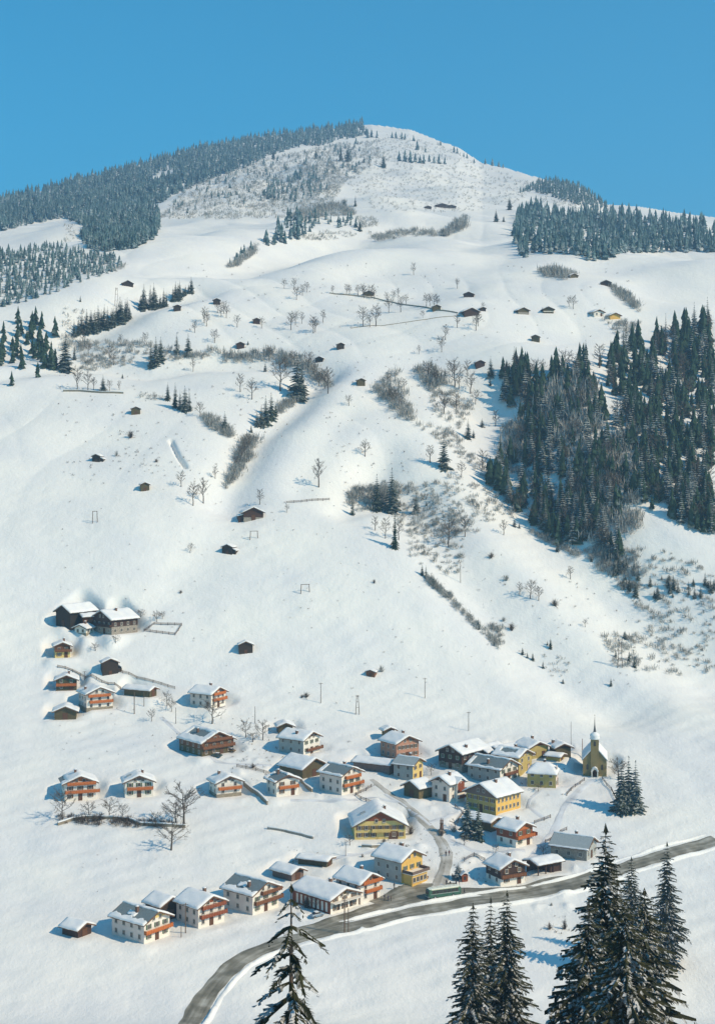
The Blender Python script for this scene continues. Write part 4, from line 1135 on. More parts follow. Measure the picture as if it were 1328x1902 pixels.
PP = [(828, 1591, 20, .18, .05, (.05, .04, .05), 'person in a dark coat walking on the side street, left of the pair', (.2, .04, .03)),
      (834, 1590, 10, -.16, .02, (.16, .05, .04), 'person in a reddish coat walking on the side street, right of the pair', (.05, .05, .06)),
      (829, 1645, -30, .05, .10, (.05, .05, .07), 'person in dark clothes at the left end of the group behind the bus', (.1, .1, .12)),
      (836, 1647, 40, .06, .02, (.06, .05, .05), 'person in a dark jacket and pale cap in the group behind the bus', (.5, .48, .42)),
      (847, 1646, -60, .08, .14, (.07, .07, .11), 'person in a dark blue jacket near the right of the group behind the bus', (.04, .04, .05)),
      (853, 1645, 70, .04, .06, (.14, .06, .05), 'person in a wine red jacket at the right end of the group behind the bus', (.05, .04, .04)),
      (840, 1634, 0, .12, .04, (.03, .03, .04), 'person in black walking alone up from the bus group', (.03, .03, .03)),
      (862, 1661, 100, .20, .02, (.06, .04, .04), 'person in brown clothes walking by the front end of the bus', (.1, .05, .04)),
      (714, 1672, 60, .15, .05, (.05, .05, .07), 'person in a dark coat, left of the trio by the orange-gabled house', (.04, .04, .06)),
      (721, 1674, 50, -.15, .05, (.09, .08, .12), 'person in a grey blue coat, middle of the trio by the orange-gabled house', (.2, .2, .25)),
      (726, 1674, 65, .12, .02, (.12, .08, .07), 'shorter person in brown, right of the trio by the orange-gabled house', (.15, .05, .05), .82),
      (732, 1651, 30, .1, .08, (.05, .05, .05), 'person in black beside the terrace annex of the golden inn', (.05, .05, .05))]
for a_ in PP: person(*a_)

# ------------------------------------------------------------------ poles and lift frames
def pole(px, py, hpx, label, arms=1, lean=0.0, two=False, r=.13, mt='pole'):
    p = at(px, py); s_ = scale_at(p); h_ = hpx * s_
    root = thing('utility_pole', label, 'pole', p, 0, 'poles and masts in the snow')
    if two:
        for sx in (-1, 1):
            m = MB(); m.tube([(sx * h_ * .10, 0, -1), (sx * h_ * .035, 0, h_)], [r, r * .8], 7); m.build('post', [mt], root)
        m = MB()
        for q in (.35, .65, .92): MB().tube([(-h_ * (.10 - .065 * q), 0, h_ * q), (h_ * (.10 - .065 * q), 0, h_ * q)], [r * .6] * 2, 5).build('brace', [mt], root)
    else:
        m = MB(); m.tube([(0, 0, -1), (lean * h_, 0, h_)], [r, r * .7], 7); m.build('post', [mt], root)
    for k in range(arms):
        z = h_ * (.95 - k * .08)
        m = MB(); m.box(-.8, .8, -.06, .06, z - .06, z + .06)
        ao = m.build('cross_arm', [mt], root)
        for x in (-.7, -.25, .25, .7):
            i_ = MB(); i_.tube([(x, 0, z + .06), (x, 0, z + .16), (x, 0, z + .24)], [.03, .07, .04], 6); i_.build('insulator', ['white'], ao)
pole(596, 1306, 38, 'slim wooden pole standing by a dark bush on the lower slope')
pole(664, 1327, 36, 'twin-legged wooden pylon on the slope above the village', 1, two=True)
pole(789, 1297, 38, 'slim wooden pole on the slope right of the hay hut')
pole(870, 1357, 35, 'reddish wooden pole just above the dark timber house')
pole(474, 1344, 32, 'slim pole by leafless trees left of the grey-sided white house', 0)
pole(250, 1326, 40, 'thick pole below the long shed with the red end', 0, r=.2)
pole(268, 1312, 26, 'post in front of the long shed with the red end', 0)
pole(327, 1344, 30, 'slim pole left of the house with red and white balconies', 0)
pole(158, 1263, 16, 'short pole behind the white three-storey chalet', 1)
pole(1060, 1386, 46, 'tall thin mast left of the church spire', 0, r=.09)
pole(1081, 1408, 36, 'red flagpole directly beside the church nave', 0, r=.14, mt='red')
pole(640, 1736, 66, 'tall double wooden pole on the near side of the main road', 2, two=False, r=.2)
pole(647, 1735, 48, 'shorter prop pole beside the tall double roadside pole', 0, r=.15)
pole(345, 1733, 56, 'wooden pole in front of the rose-sided house', 1, r=.16)
pole(337, 1741, 20, 'short post beside the pole in front of the rose-sided house', 0)
pole(642, 1590, 26, 'thin pole above the low woodshed in the snow', 0, r=.09)
pole(855, 1082, 38, 'thin grey pole in the bushy gully', 0, r=.12)
pole(1151, 1240, 48, 'twin-legged pylon near the right edge of the lower slope', 1, two=True)
pole(217, 570, 36, 'grey pylon mast among the left ridge spruces', 2, two=True)

def lift_frame(px, py, wpx, hpx, label):
    p = at(px, py); s_ = scale_at(p); w_, h_ = wpx * s_ / 2, hpx * s_
    root = thing('lift_frame', label, 'lift frame', p, R(12), 'gate-shaped lift frames on the slope')
    for sx in (-1, 1):
        MB().tube([(sx * w_, 0, -1), (sx * w_ * .85, 0, h_)], [.17, .14], 6).build('post', ['pole'], root)
    MB().tube([(-w_, 0, h_ * .97), (w_, 0, h_ * .97)], [.13, .13], 6).build('beam', ['pole'], root)
lift_frame(177, 971, 9, 22, 'tall dark gate-shaped ski lift frame at the left')
lift_frame(567, 1101, 17, 16, 'low wide gate-shaped lift frame in the middle of the white slope')
lift_frame(472, 1001, 15, 15, 'faint gate-shaped lift frame just below the brown mountain barn')

# ------------------------------------------------------------------ fences, garden walls, hedges
def rail_fence(pts, label, group='fences in the snow', hgt=1.1, closed=False, mt='pole', step=2.6):
    P = [at(*p) for p in pts]
    if closed: P.append(P[0])
    root = thing('rail_fence', label, 'fence', P[0], 0, group)
    o = P[0]
    posts = []
    for a, b in zip(P[:-1], P[1:]):
        n = max(1, int((b - a).length / step))
        for k in range(n): posts.append(a.lerp(b, k / n))
    posts.append(P[-1])
    pm = MB(); pm.tube([(0, 0, -.6), (0, 0, hgt), (0, 0, hgt + .1)], [.11, .10, .03], 6)
    pme = pm.mesh('post', [mt])
    posts = [Vector((q.x, q.y, ground(q.x, q.y))) for q in posts]
    for q in posts: link('post', pme, root, q - o)
    r = MB()
    for a, b in zip(posts[:-1], posts[1:]):
        for z in (.35, .68, .98): r.tube([a - o + Vector((0, .02, z)), b - o + Vector((0, .02, z))], [.075, .075], 4)
    r.build('rails', [mt], root)
rail_fence([(268, 1173), (287, 1160), (338, 1162), (326, 1180)], 'rectangular dark rail fence round a snowy paddock, upper left', closed=True)
rail_fence([(206, 1245), (240, 1253), (270, 1264), (300, 1272), (325, 1280)], 'rail fence running down from the dark tarred hut')
rail_fence([(108, 1240), (150, 1255), (190, 1268), (225, 1281)], 'rail fence behind the upper left chalets')
rail_fence([(532, 935), (560, 933), (600, 930), (612, 929)], 'short row of dark fence posts right of the brown mountain barn')
rail_fence([(1012, 1566), (1030, 1556), (1052, 1542)], 'short rail fence by the blue-grey roofed house')
rail_fence([(992, 1530), (1010, 1524), (1022, 1519)], 'dark rail fence right of the brown chalet with orange balcony')

rail_fence([(690, 1462), (660, 1478), (700, 1500)], 'rail fence round the yard below the two-balcony house')
rail_fence([(845, 1500), (860, 1512), (850, 1526)], 'short rail fence beside the white house with the red bay')
rail_fence([(900, 1600), (880, 1590), (862, 1600)], 'rail fence behind the wayside shrine')
rail_fence([(590, 1590), (560, 1600), (530, 1612)], 'rail fence left of the low woodshed')
rail_fence([(1085, 1450), (1068, 1462), (1052, 1478)], 'rail fence along the path up to the church')
rail_fence([(440, 1425), (475, 1432), (505, 1440)], 'rail fence above the slate roofed chalet')
rail_fence([(1118, 1448), (1135, 1468), (1148, 1495)], 'rail fence down from the church to the dark spruces')
def wall(pts, label, hgt, wd, m='stone', name='garden_wall', cap=True):
    P = [at(*p) for p in pts]
    o = P[0]
    fine = []
    for a, b in zip(P[:-1], P[1:]):
        n = max(1, int((b - a).length / 2.0))
        for k in range(n): fine.append(a.lerp(b, k / n))
    fine.append(P[-1])
    root = thing(name, label, 'wall', o, 0, 'low walls in the snow')
    def strip(zb, zt, wd_, rnd=0):
        vs, fs = [], []
        for i, p in enumerate(fine):
            a, b = fine[max(i - 1, 0)], fine[min(i + 1, len(fine) - 1)]
            d = Vector((b.x - a.x, b.y - a.y, 0)).normalized(); n_ = Vector((-d.y, d.x, 0)) * wd_ / 2
            g_ = ground(p.x, p.y); j = random.uniform(-rnd, rnd)
            for q, z in ((p - n_, zb), (p + n_, zb), (p + n_ * .8, zt + j), (p - n_ * .8, zt + j)):
                vs.append((q.x - o.x, q.y - o.y, g_ + z - o.z))
        for i in range(len(fine) - 1):
            for j in range(4):
                k = (j + 1) % 4
                fs.append((i * 4 + j, i * 4 + k, i * 4 + 4 + k, i * 4 + 4 + j))
        fs += [(3, 2, 1, 0), tuple((len(fine) - 1) * 4 + j for j in range(4))]
        return MB().add(vs, fs)
    strip(-.6, hgt, wd).build('wall', [m], root)
    if cap: strip(hgt + .01, hgt + .28, wd * 1.2, .06).build('snow_cap', ['roofsnow'], root)
wall([(453, 1458), (470, 1472), (497, 1495)], 'long dark garden wall running down beside the chalet with the brown plinth', 1.3, .5, 'plinth')
wall([(558, 1452), (569, 1463), (580, 1471)], 'short dark garden wall right of the slate roofed chalet', 1.1, .5, 'plinth')
wall([(108, 1533), (135, 1524), (160, 1520), (205, 1521), (240, 1524), (262, 1533), (290, 1534), (345, 1537)], 'low dark field wall lined with bushes below the meadow row of chalets', .9, .7, 'plinth', 'field_wall')
wall([(497, 1540), (530, 1545), (560, 1552), (582, 1558)], 'low stone edge in the snow left of the yellow farmhouse', .7, .6, 'stone', 'field_wall')
wall([(672, 1573), (690, 1574), (706, 1573)], 'short dark wall piece in the snow before the yellow farmhouse', .7, .5, 'plinth', 'field_wall')
wall([(612, 545), (650, 549), (690, 553), (730, 562), (770, 569), (812, 577), (850, 582)], 'long dark dry stone wall along the upper slope among leafless trees', .7, .5, 'plinth', 'field_wall', False)
wall([(652, 610), (700, 605), (760, 598), (800, 592), (855, 586)], 'thin dark dry stone wall leading to the big upper barn', .35, .4, 'plinth', 'field_wall', False)
wall([(118, 727), (150, 727), (190, 730), (230, 731)], 'dark dry stone wall under a row of leafless trees at the left', .8, .8, 'plinth', 'field_wall')

def memorial():
    p = at(820, 1546)
    root = thing('memorial', 'tall dark stone memorial with small figures on top, by the side street', 'memorial', p, R(20))
    m = MB(); m.box(-1.1, 1.1, -1.1, 1.1, -1, .5); m.box(-.8, .8, -.8, .8, .5, .9); m.build('base', ['stone'], root)
    m = MB(); m.tube([(0, 0, .9), (0, 0, 2.6), (0, 0, 2.7)], [.62, .5, .7], 8); m.build('pillar', ['brick'], root)
    for x, z in ((-.28, 2.7), (.34, 2.6)):
        m = MB(); m.tube([(x, 0, z), (x, 0, z + .7), (x, -.02, z + 1.25), (x, -.02, z + 1.45), (x, -.03, z + 1.62), (x, -.03, z + 1.85)], [.26, .22, .27, .09, .15, .08], 8)
        m.build('statue', ['brick'], root, smooth=True)
memorial()
def shrine():
    p = at(862, 1636)
    root = thing('wayside_shrine', 'tiny reddish wayside shrine with a snow roof under a dark snowy bush', 'shrine', p, R(15))
    MB().box(-.9, .9, -.7, .7, -.6, 1.9).build('wall', ['red'], root)
    MB().prism([(-1.35, 1.75), (0, 2.75), (1.35, 1.75), (1.35, 1.95), (0, 3.0), (-1.35, 1.95)], -1.0, 1.0).build('roof', ['roofsnow'], root)
    MB().box(-.35, .35, -.76, -.705, .5, 1.5).build('niche', ['pane'], root)
shrine()

# ------------------------------------------------------------------ trees
def conifer_mesh(H_, Rr, whorls, per, seed, mats, detail=0, clear=.08, droop=.55, name='crown', power=.85):
    """whorls of drooping, ragged branches round a tapered axis"""
    r = np.random.default_rng(seed)
    vs, fs = [], []
    def quad(a, b, c, d):
        n = len(vs); vs.extend([a, b, c, d]); fs.append((n, n + 1, n + 2, n + 3))
    for k in range(whorls):
        f = k / (whorls - 1)
        z = H_ * (clear + (1 - clear) * (f ** .92)) * .985
        Lk = Rr * (1 - f) ** power * r.uniform(.78, 1.12) + .02 * Rr
        n = max(3, int(round(per * (1 - .45 * f))))
        ph = r.uniform(0, 6.28)
        for b in range(n):
            az = ph + 6.283 * b / n + r.uniform(-.35, .35)
            L = Lk * r.uniform(.6, 1.15)
            dx, dy = math.cos(az), math.sin(az); nx, ny = -dy, dx
            dr = droop * L * r.uniform(.6, 1.2); wd = max(L * r.uniform(.26, .42), .10 if H_ > 2 else .0) * (.42 if detail > 5 else 1)
            up = .22 * L * (f - .2)
            segs = 3 if detail else 2
            prev = None
            for s_ in range(segs + 1):
                t = s_ / segs
                x, y = dx * L * t, dy * L * t
                zz = z + up * t - dr * t ** 1.5 + (.14 * dr if s_ == segs else 0)
                ww = wd * (.35, 1.0, .55, .12)[s_] if segs == 3 else wd * (.4, 1.0, .1)[s_]
                l_ = (x + nx * ww, y + ny * ww, zz - ww * .55); c_ = (x, y, zz + .04 * L); r_ = (x - nx * ww, y - ny * ww, zz - ww * .55)
                if prev:
                    quad(prev[0], prev[1], c_, l_); quad(prev[1], prev[2], r_, c_)
                prev = (l_, c_, r_)
            if detail:
                m = int(detail * max(L / Rr, .3))
                for q in range(m):
                    t = r.uniform(.15, 1.0); sd = r.choice((-1, 1))
                    x, y = dx * L * t, dy * L * t; zz = z + up * t - dr * t ** 1.5
                    ll = L * r.uniform(.10, .26) * (1.15 - .5 * t) + (.08 if H_ > 2 else 0); a2 = az + sd * r.uniform(.5, 1.2)
                    ex, ey = x + math.cos(a2) * ll, y + math.sin(a2) * ll; ez = zz - ll * r.uniform(.2, .75)
                    w2 = ll * r.uniform(.16, .28); px_, py_ = -math.sin(a2) * w2, math.cos(a2) * w2
                    quad((x, y, zz), (x + (ex - x) * .5 + px_, y + (ey - y) * .5 + py_, (zz + ez) / 2 - w2 * .5), (ex, ey, ez), (x + (ex - x) * .5 - px_, y + (ey - y) * .5 - py_, (zz + ez) / 2 + w2 * .1))
    # leader
    t0 = H_ * .965
    for q in range(3):
        a = q * 2.09
        quad((0, 0, H_), (.05 * Rr * math.cos(a), .05 * Rr * math.sin(a), t0), (.02, 0, t0 - .02 * H_), (.05 * Rr * math.cos(a + 2), .05 * Rr * math.sin(a + 2), t0))
    return fast_mesh(name, np.array(vs), np.array(fs), mats)
def trunk_mesh(H_, r0, name='trunk'):
    m = MB(); m.tube([(0, 0, -1.5), (0, 0, H_ * .4), (0, 0, H_ * .98)], [r0, r0 * .65, r0 * .06], 7)
    return m.mesh(name, ['bark'])

# prototypes of unit height 1 (scaled per tree)
mid_con = [conifer_mesh(1, [.20, .23, .18, .25][k], [19, 20, 21, 18][k], [11, 11, 10, 11][k], 40 + k, ['needle'], 3, .03, .55) for k in range(4)]
wood_con = [conifer_mesh(1, [.17, .21, .15, .19, .13][k], [17, 15, 18, 14, 19][k], 9, 60 + k, ['needlemid'], 1.5, [.05, .12, .04, .2, .08][k], .5, power=[.85, .7, .95, .75, 1.0][k]) for k in range(5)]
unit_trunk = trunk_mesh(1, .017)
unit_trunk.vertices.foreach_get
CON = []        # (px, py, hpx, label, group, kind)
def con(px, py, hpx, label, group, wide=1.0, mi=None): CON.append((px, py, hpx, label, group, wide, mi))

def in_poly(x, y, poly):
    c = False; n = len(poly)
    for i in range(n):
        x1, y1 = poly[i]; x2, y2 = poly[(i + 1) % n]
        if (y1 > y) != (y2 > y) and x < (x2 - x1) * (y - y1) / (y2 - y1) + x1: c = not c
    return c
def scatter(poly, n, mind, seed, holes=()):
    r = random.Random(seed)
    xs = [p[0] for p in poly]; ys = [p[1] for p in poly]
    out = []; grid = {}
    tries = 0
    while len(out) < n and tries < n * 40:
        tries += 1
        x, y = r.uniform(min(xs), max(xs)), r.uniform(min(ys), max(ys))
        if not in_poly(x, y, poly) or any(in_poly(x, y, h_) for h_ in holes): continue
        k = (int(x / mind), int(y / mind * 1.6))
        if k in grid: continue
        grid[k] = 1; out.append((x, y))
    return out

# spruces one can tell apart, each with what it stands beside
for a_ in [
 (552, 741, 74, 'tallest broad dark spruce at the bend of the bushy gully', 1.15), (561, 733, 56, 'dark spruce on the right shoulder of the tallest gully spruce', 1.1),
 (494, 786, 44, 'front spruce of the small clump below the tallest gully spruce', 1.1), (504, 778, 42, 'slim spruce in the middle of the small gully clump', 1), (478, 792, 26, 'short spruce at the left foot of the small gully clump', 1.3), (512, 772, 22, 'small slim spruce at the right of the small gully clump', .9), (486, 791, 34, 'second spruce from the left in the small gully clump', 1.1),
 (418, 799, 30, 'single dark spruce in the hedge on the left gully side', 1.1), (467, 803, 14, 'tiny spruce below the small gully clump', 1.2),
 (312, 743, 28, 'slim spruce at the left end of the clump above the olive hut', 1), (326, 757, 40, 'tall spruce second from left above the olive hut', .9), (335, 760, 30, 'middle spruce of the clump above the olive hut', 1.2), (344, 763, 40, 'broad tallest spruce of the clump above the olive hut', 1.2), (352, 762, 32, 'right end spruce of the clump above the olive hut', 1.1),
 (281, 683, 44, 'left spruce of the trio casting a blue shadow on the left slope', 1), (290, 679, 46, 'middle spruce of the trio casting a blue shadow', 1.1), (299, 670, 38, 'right spruce of the trio casting a blue shadow', 1.1),
 (329, 657, 34, 'spruce at the crown of the small white knoll, left of two', 1.1), (350, 659, 34, 'spruce at the crown of the small white knoll, right of two', 1.1),
 (192, 726, 26, 'small spruce among leafless trees by the left stone wall', 1.3), (228, 703, 10, 'tiny lone spruce bush on the left slope', 1.4),
 (122, 689, 62, 'tall olive spruce at the left edge', 1.1), (139, 668, 24, 'short spruce right of the tall left edge spruce', 1.1),
 (700, 948, 58, 'slim dark spruce left of the largest mid-slope spruce', .95), (728, 953, 72, 'largest ragged dark spruce of the middle slope', 1.2), (773, 953, 32, 'compact spruce right of the largest mid-slope spruce', 1.3), (655, 956, 26, 'small spruce at the left end of the shaded hollow', 1.2), (792, 939, 10, 'tiny spruce right of the compact spruce', 1.4),
 (733, 1018, 62, 'thin ivy-dark spruce growing from the bushy edge', .7),
 (824, 869, 52, 'single well-shaped spruce on the open slope', 1.15), (869, 815, 32, 'spruce above the well-shaped single spruce', 1.2), (879, 813, 14, 'dwarf spruce touching the spruce above the single one', 1.2),
 (911, 699, 32, 'lone spruce left of the right wood', 1.1), (910, 716, 14, 'dwarf spruce below the lone spruce left of the right wood', 1.2), (895, 793, 14, 'small bushy spruce left of the right wood', 1.5),
 (784, 1068, 18, 'first spruce of the row down the gully edge', 1.1), (791, 1073, 20, 'second spruce of the row down the gully edge', 1.1), (805, 1087, 18, 'third spruce of the row down the gully edge', 1.1),
 (888, 1168, 18, 'dark spruce at the lower gully edge', 1.3), (1022, 1204, 18, 'slim spruce beside a smaller one on the lower right slope', .9), (1016, 1198, 9, 'dwarf spruce beside the slim one on the lower right slope', 1.4),
 (970, 1216, 13, 'uppermost spruce bush of the line at the smooth slope edge', 1.2), (979, 1222, 12, 'second spruce bush of the line at the smooth slope edge', 1.3), (989, 1226, 13, 'third spruce bush of the line at the smooth slope edge', 1.3), (1008, 1241, 13, 'lowest spruce bush of the line at the smooth slope edge', 1.3), (1045, 1269, 10, 'dwarf spruce alone near the foot of the gully', 1.3), (1134, 1274, 14, 'small spruce with a blue shadow at the lower right', 1.1), (1160, 1186, 14, 'small spruce near the right edge pylon', 1.2), (1143, 1220, 14, 'dark small spruce left of the right edge pylon', 1), (1168, 1228, 18, 'spruce right of the right edge pylon', 1.1), (1178, 1240, 18, 'spruce at the far right below the pylon', 1),
 (1120, 1006, 20, 'dark spruce pair left member at the snowy foot of the wood', 1.3), (1128, 1004, 22, 'dark spruce pair right member at the snowy foot of the wood', 1.2), (1146, 1047, 16, 'small spruce on the snow below the wood', 1.2), (1098, 1042, 12, 'dwarf spruce on the snow below the wood', 1.2), (1157, 1092, 22, 'first spruce in the line down the right edge', .9), (1168, 1098, 22, 'second spruce in the line down the right edge', .9), (1180, 1107, 26, 'third spruce in the line down the right edge', 1),
 (1035, 1024, 20, 'spruce at the snow edge under the wood', 1.2), (955, 978, 14, 'small spruce on the snow lip left of the wood', 1.3), (964, 981, 12, 'second small spruce on the snow lip left of the wood', 1.2),
 (868, 1555, 62, 'taller snowy spruce of the two before the olive shed', 1.15), (888, 1560, 60, 'right snowy spruce of the two before the olive shed', 1.0), (851, 1633, 26, 'dark round snowy spruce leaning over the wayside shrine', 2.2),
 (1154, 1510, 98, 'dark slender spruce right of the church path', 1.2), (1167, 1505, 102, 'tall dark spruce behind the slender one right of the church', 1.2), (1180, 1507, 96, 'dark spruce at the right edge behind the church path', 1.3),
 (921, 412, 20, 'broad spruce high up at the edge of the open snowfield', 1.2), (935, 412, 12, 'small spruce right of the broad one on the high snowfield', 1.2), (946, 390, 22, 'spruce above the broad one on the high snowfield', 1.2), (959, 412, 14, 'spruce at the left tip of the upper right wood', 1.2),
 (823, 438, 15, 'single spruce at the end of the high thicket', 1.2), (640, 384, 16, 'left one of two slim spruces on the bright high slope', 1), (660, 383, 18, 'right one of two slim spruces on the bright high slope', .9),
 (668, 429, 17, 'spruce at the right end of the high grey grove', 1.2), (587, 295, 18, 'lone slim spruce on the upper mountain face', 1), (633, 299, 22, 'left of two neighbouring spruces under the summit wood', 1.1), (646, 300, 25, 'right of two neighbouring spruces under the summit wood', 1.1), (712, 311, 22, 'spruce with a dark shadow under the summit field', 1.1), (508, 296, 18, 'slim spruce at the left of the scrubby mountain face', 1.1),
 (461, 640, 8, 'dwarf spruce above the left gully hedge', 1.3), (493, 690, 16, 'spruce in the hollow of the left gully', 1.1), (150, 560, 12, 'dwarf spruce alone on the far left slope', 1.1),
 ]: con(a_[0], a_[1], a_[2], a_[3], 'lone spruces on the slopes', a_[4])
for (x, y, hp) in [(700, 256, 14), (735, 257, 14), (746, 258, 14), (752, 259, 12), (768, 262, 13), (775, 279, 20), (790, 283, 11), (741, 299, 20), (752, 300, 22), (762, 302, 24), (771, 301, 18), (780, 303, 17), (787, 304, 17), (797, 300, 14), (806, 303, 14), (815, 304, 18), (826, 305, 15), (818, 270, 10), (843, 283, 13), (849, 285, 12), (861, 292, 10), (867, 294, 10), (880, 303, 9), (901, 305, 12), (914, 308, 16), (926, 310, 12), (934, 312, 9), (728, 256, 12), (690, 255, 16), (683, 256, 18)]:
    con(x, y, hp, 'dark spruce of the loose clumps on the bright summit dome', 'spruces on the summit dome', 1.2)
r_ = random.Random(3)
for k in range(46):     # spruces along the left ridge line
    t = k / 45
    x = 140 + 215 * t; y = np.interp(x, [140, 170, 220, 270, 310, 355], [630, 622, 606, 578, 572, 548])
    if 245 < x < 258 or 310 < x < 318: continue
    con(x + r_.uniform(-3, 3), y - r_.uniform(0, 9), r_.uniform(20, 38) * (1.05 if x < 300 else .8), 'dark spruce in the row along the left ridge edge', 'spruces along the left ridge edge', 1.1)
for (x, y) in scatter([(482, 462), (505, 432), (525, 408), (545, 402), (600, 400), (655, 408), (670, 425), (590, 425), (545, 450)], 70, 5, 21):
    con(x, y, r_.uniform(15, 28) * (1 if x < 560 else .7), 'frosty spruce of the high grove on the ridge above the open slope', 'spruces of the high ridge grove', 1.2)
for (x, y) in scatter([(420, 497), (440, 478), (466, 458), (472, 470), (450, 490)], 12, 5, 22):
    con(x, y, r_.uniform(10, 20), 'small dark spruce in the strip below the high ridge grove', 'spruces below the high ridge grove', 1.1)
WOOD = [(918, 735), (930, 712), (935, 696), (960, 690), (1000, 692), (1050, 688), (1090, 672), (1110, 676), (1140, 660), (1187, 640), (1328, 600), (1328, 1090), (1250, 1075), (1187, 1060), (1150, 1035), (1100, 1012), (1082, 1020), (1040, 1015), (1000, 985), (950, 950), (910, 905), (888, 862), (900, 856), (922, 868), (925, 842), (965, 850), (975, 800), (945, 770)]
holes = [[(1000, 730), (1040, 722), (1060, 760), (1020, 775)], [(1062, 838), (1100, 830), (1092, 868), (1066, 870)], [(1110, 730), (1150, 735), (1160, 775), (1130, 765)], [(1128, 900), (1160, 905), (1150, 940), (1125, 930)], [(1008, 885), (1035, 880), (1065, 918), (1030, 950), (1015, 925)], [(1092, 690), (1118, 682), (1135, 715), (1105, 712)], [(1112, 780), (1140, 785), (1138, 830), (1095, 822)], [(1040, 790), (1060, 790), (1058, 830), (1045, 825)], [(930, 868), (965, 862), (985, 880), (1000, 905), (960, 882)], [(1110, 985), (1190, 940), (1328, 1000), (1328, 1090), (1187, 1060)], [(1150, 842), (1190, 830), (1190, 870), (1155, 872)]]
for k, (x, y) in enumerate(scatter(WOOD, 700, 8, 31, holes)):
    hp = r_.choice((r_.uniform(22, 40), r_.uniform(40, 62), r_.uniform(40, 62))) * np.interp(y, [650, 1050], [1.0, 1.12])
    con(x, y, hp, 'spruce of the dense dark wood on the steep right-hand slope', 'spruces of the right-hand wood', 1.05, 'wood')
for (x, y) in scatter([(952, 445), (962, 402), (985, 385), (1010, 398), (1040, 404), (1090, 405), (1130, 398), (1160, 396), (1187, 410), (1328, 425), (1328, 468), (1187, 470), (1150, 478), (1100, 487), (1080, 478), (1060, 472), (1000, 474), (970, 480)], 560, 6, 33, [[(990, 432), (1000, 415), (1003, 440)]]):
    con(x, y, r_.uniform(20, 34), 'blue-green spruce of the wood high on the right', 'spruces of the upper right wood', 1.05, 'far')
for (x, y) in scatter([(960, 360), (1000, 338), (1040, 336), (1085, 352), (1128, 385), (1110, 392), (1070, 380), (1020, 365), (990, 355)], 300, 4, 34):
    con(x, y, r_.uniform(9, 15), 'spruce of the wood on the right skyline', 'spruces on the right skyline', 1.1, 'far')
F1 = [(0, 374), (115, 346), (250, 308), (380, 274), (520, 250), (600, 238), (672, 230), (684, 250), (650, 258), (600, 270), (548, 275), (500, 290), (455, 312), (400, 330), (355, 348), (318, 366), (288, 385), (298, 400), (297, 425), (285, 445), (250, 462), (200, 468), (165, 464), (150, 440), (160, 420), (115, 405), (0, 430)]
for (x, y) in scatter(F1, 4000, 3.1, 35, [[(272, 336), (300, 320), (325, 314), (318, 326), (285, 340)], [(262, 372), (310, 352), (350, 340), (345, 346), (300, 362)]]):
    con(x, y, r_.choice((r_.uniform(7, 12), r_.uniform(10, 16), r_.uniform(13, 20))) * np.interp(y, [240, 300, 460], [.9, 1.0, 1.35]), 'frosted spruce of the vast skyline forest on the left', 'spruces of the left skyline forest', 1.1, 'far')
for (x, y) in scatter([(0, 470), (60, 462), (115, 460), (150, 468), (205, 476), (235, 492), (205, 508), (160, 520), (115, 540), (0, 575)], 420, 5, 36):
    con(x, y, r_.uniform(11, 19), 'spruce of the lower left forest patch', 'spruces of the lower left forest', 1.2, 'far')
for (x, y) in scatter([(0, 600), (60, 600), (115, 620), (115, 700), (0, 720)], 40, 9, 37):
    con(x, y, r_.uniform(24, 42), 'spruce of the wood beyond the left gully', 'spruces beyond the left gully', 1.1, 'wood')
for (x, y) in scatter([(350, 340), (480, 300), (600, 275), (670, 262), (700, 300), (640, 330), (560, 345), (500, 370), (380, 395), (310, 400)], 190, 7, 38):
    con(x, y, r_.uniform(6, 12), 'small spruce scattered over the scrubby mountain face', 'spruces on the scrubby mountain face', 1.3, 'far')
for (x, y) in scatter([(480, 372), (500, 345), (540, 330), (585, 310), (592, 345), (610, 352), (560, 375)], 90, 5, 39):
    con(x, y, r_.uniform(9, 16), 'spruce of the dark patch on the mountain face', 'spruces of the mountain face patch', 1.2, 'far')

from collections import Counter
cnt = Counter(c[3] for c in CON)
for (x, y) in scatter([(1085, 1015), (1150, 1030), (1187, 1060), (1328, 1090), (1328, 1130), (1187, 1108), (1150, 1080), (1110, 1045)], 40, 8, 44):
    con(x, y, r_.uniform(10, 26), 'small dark spruce of the broken fringe below the right-hand wood', 'spruces of the fringe below the right-hand wood', 1.2)
CON.sort(key=lambda c: (cnt[c[3]] > 1 and not c[4].startswith('spruces along the left'), -c[2]))
ind, mass = CON[:320], CON[320:]
for k, (px, py, hp, label, group, wide, mi) in enumerate(ind):
    p = at(px, py); h_ = hp * scale_at(p) * (1.18 if mi is None and 12 < hp < 90 else 1)
    root = thing('spruce_tree', label, 'spruce', p, r_.uniform(0, 6.28), group)
    s_ = h_ / 1.0
    pool = wood_con if mi == 'wood' else mid_con
    c = link('crown', pool[k % len(pool)], root); c.scale = (s_ * wide * r_.uniform(.92, 1.1), s_ * wide * r_.uniform(.92, 1.1), s_)
    t = link('trunk', unit_trunk, root); t.scale = (s_, s_, s_)
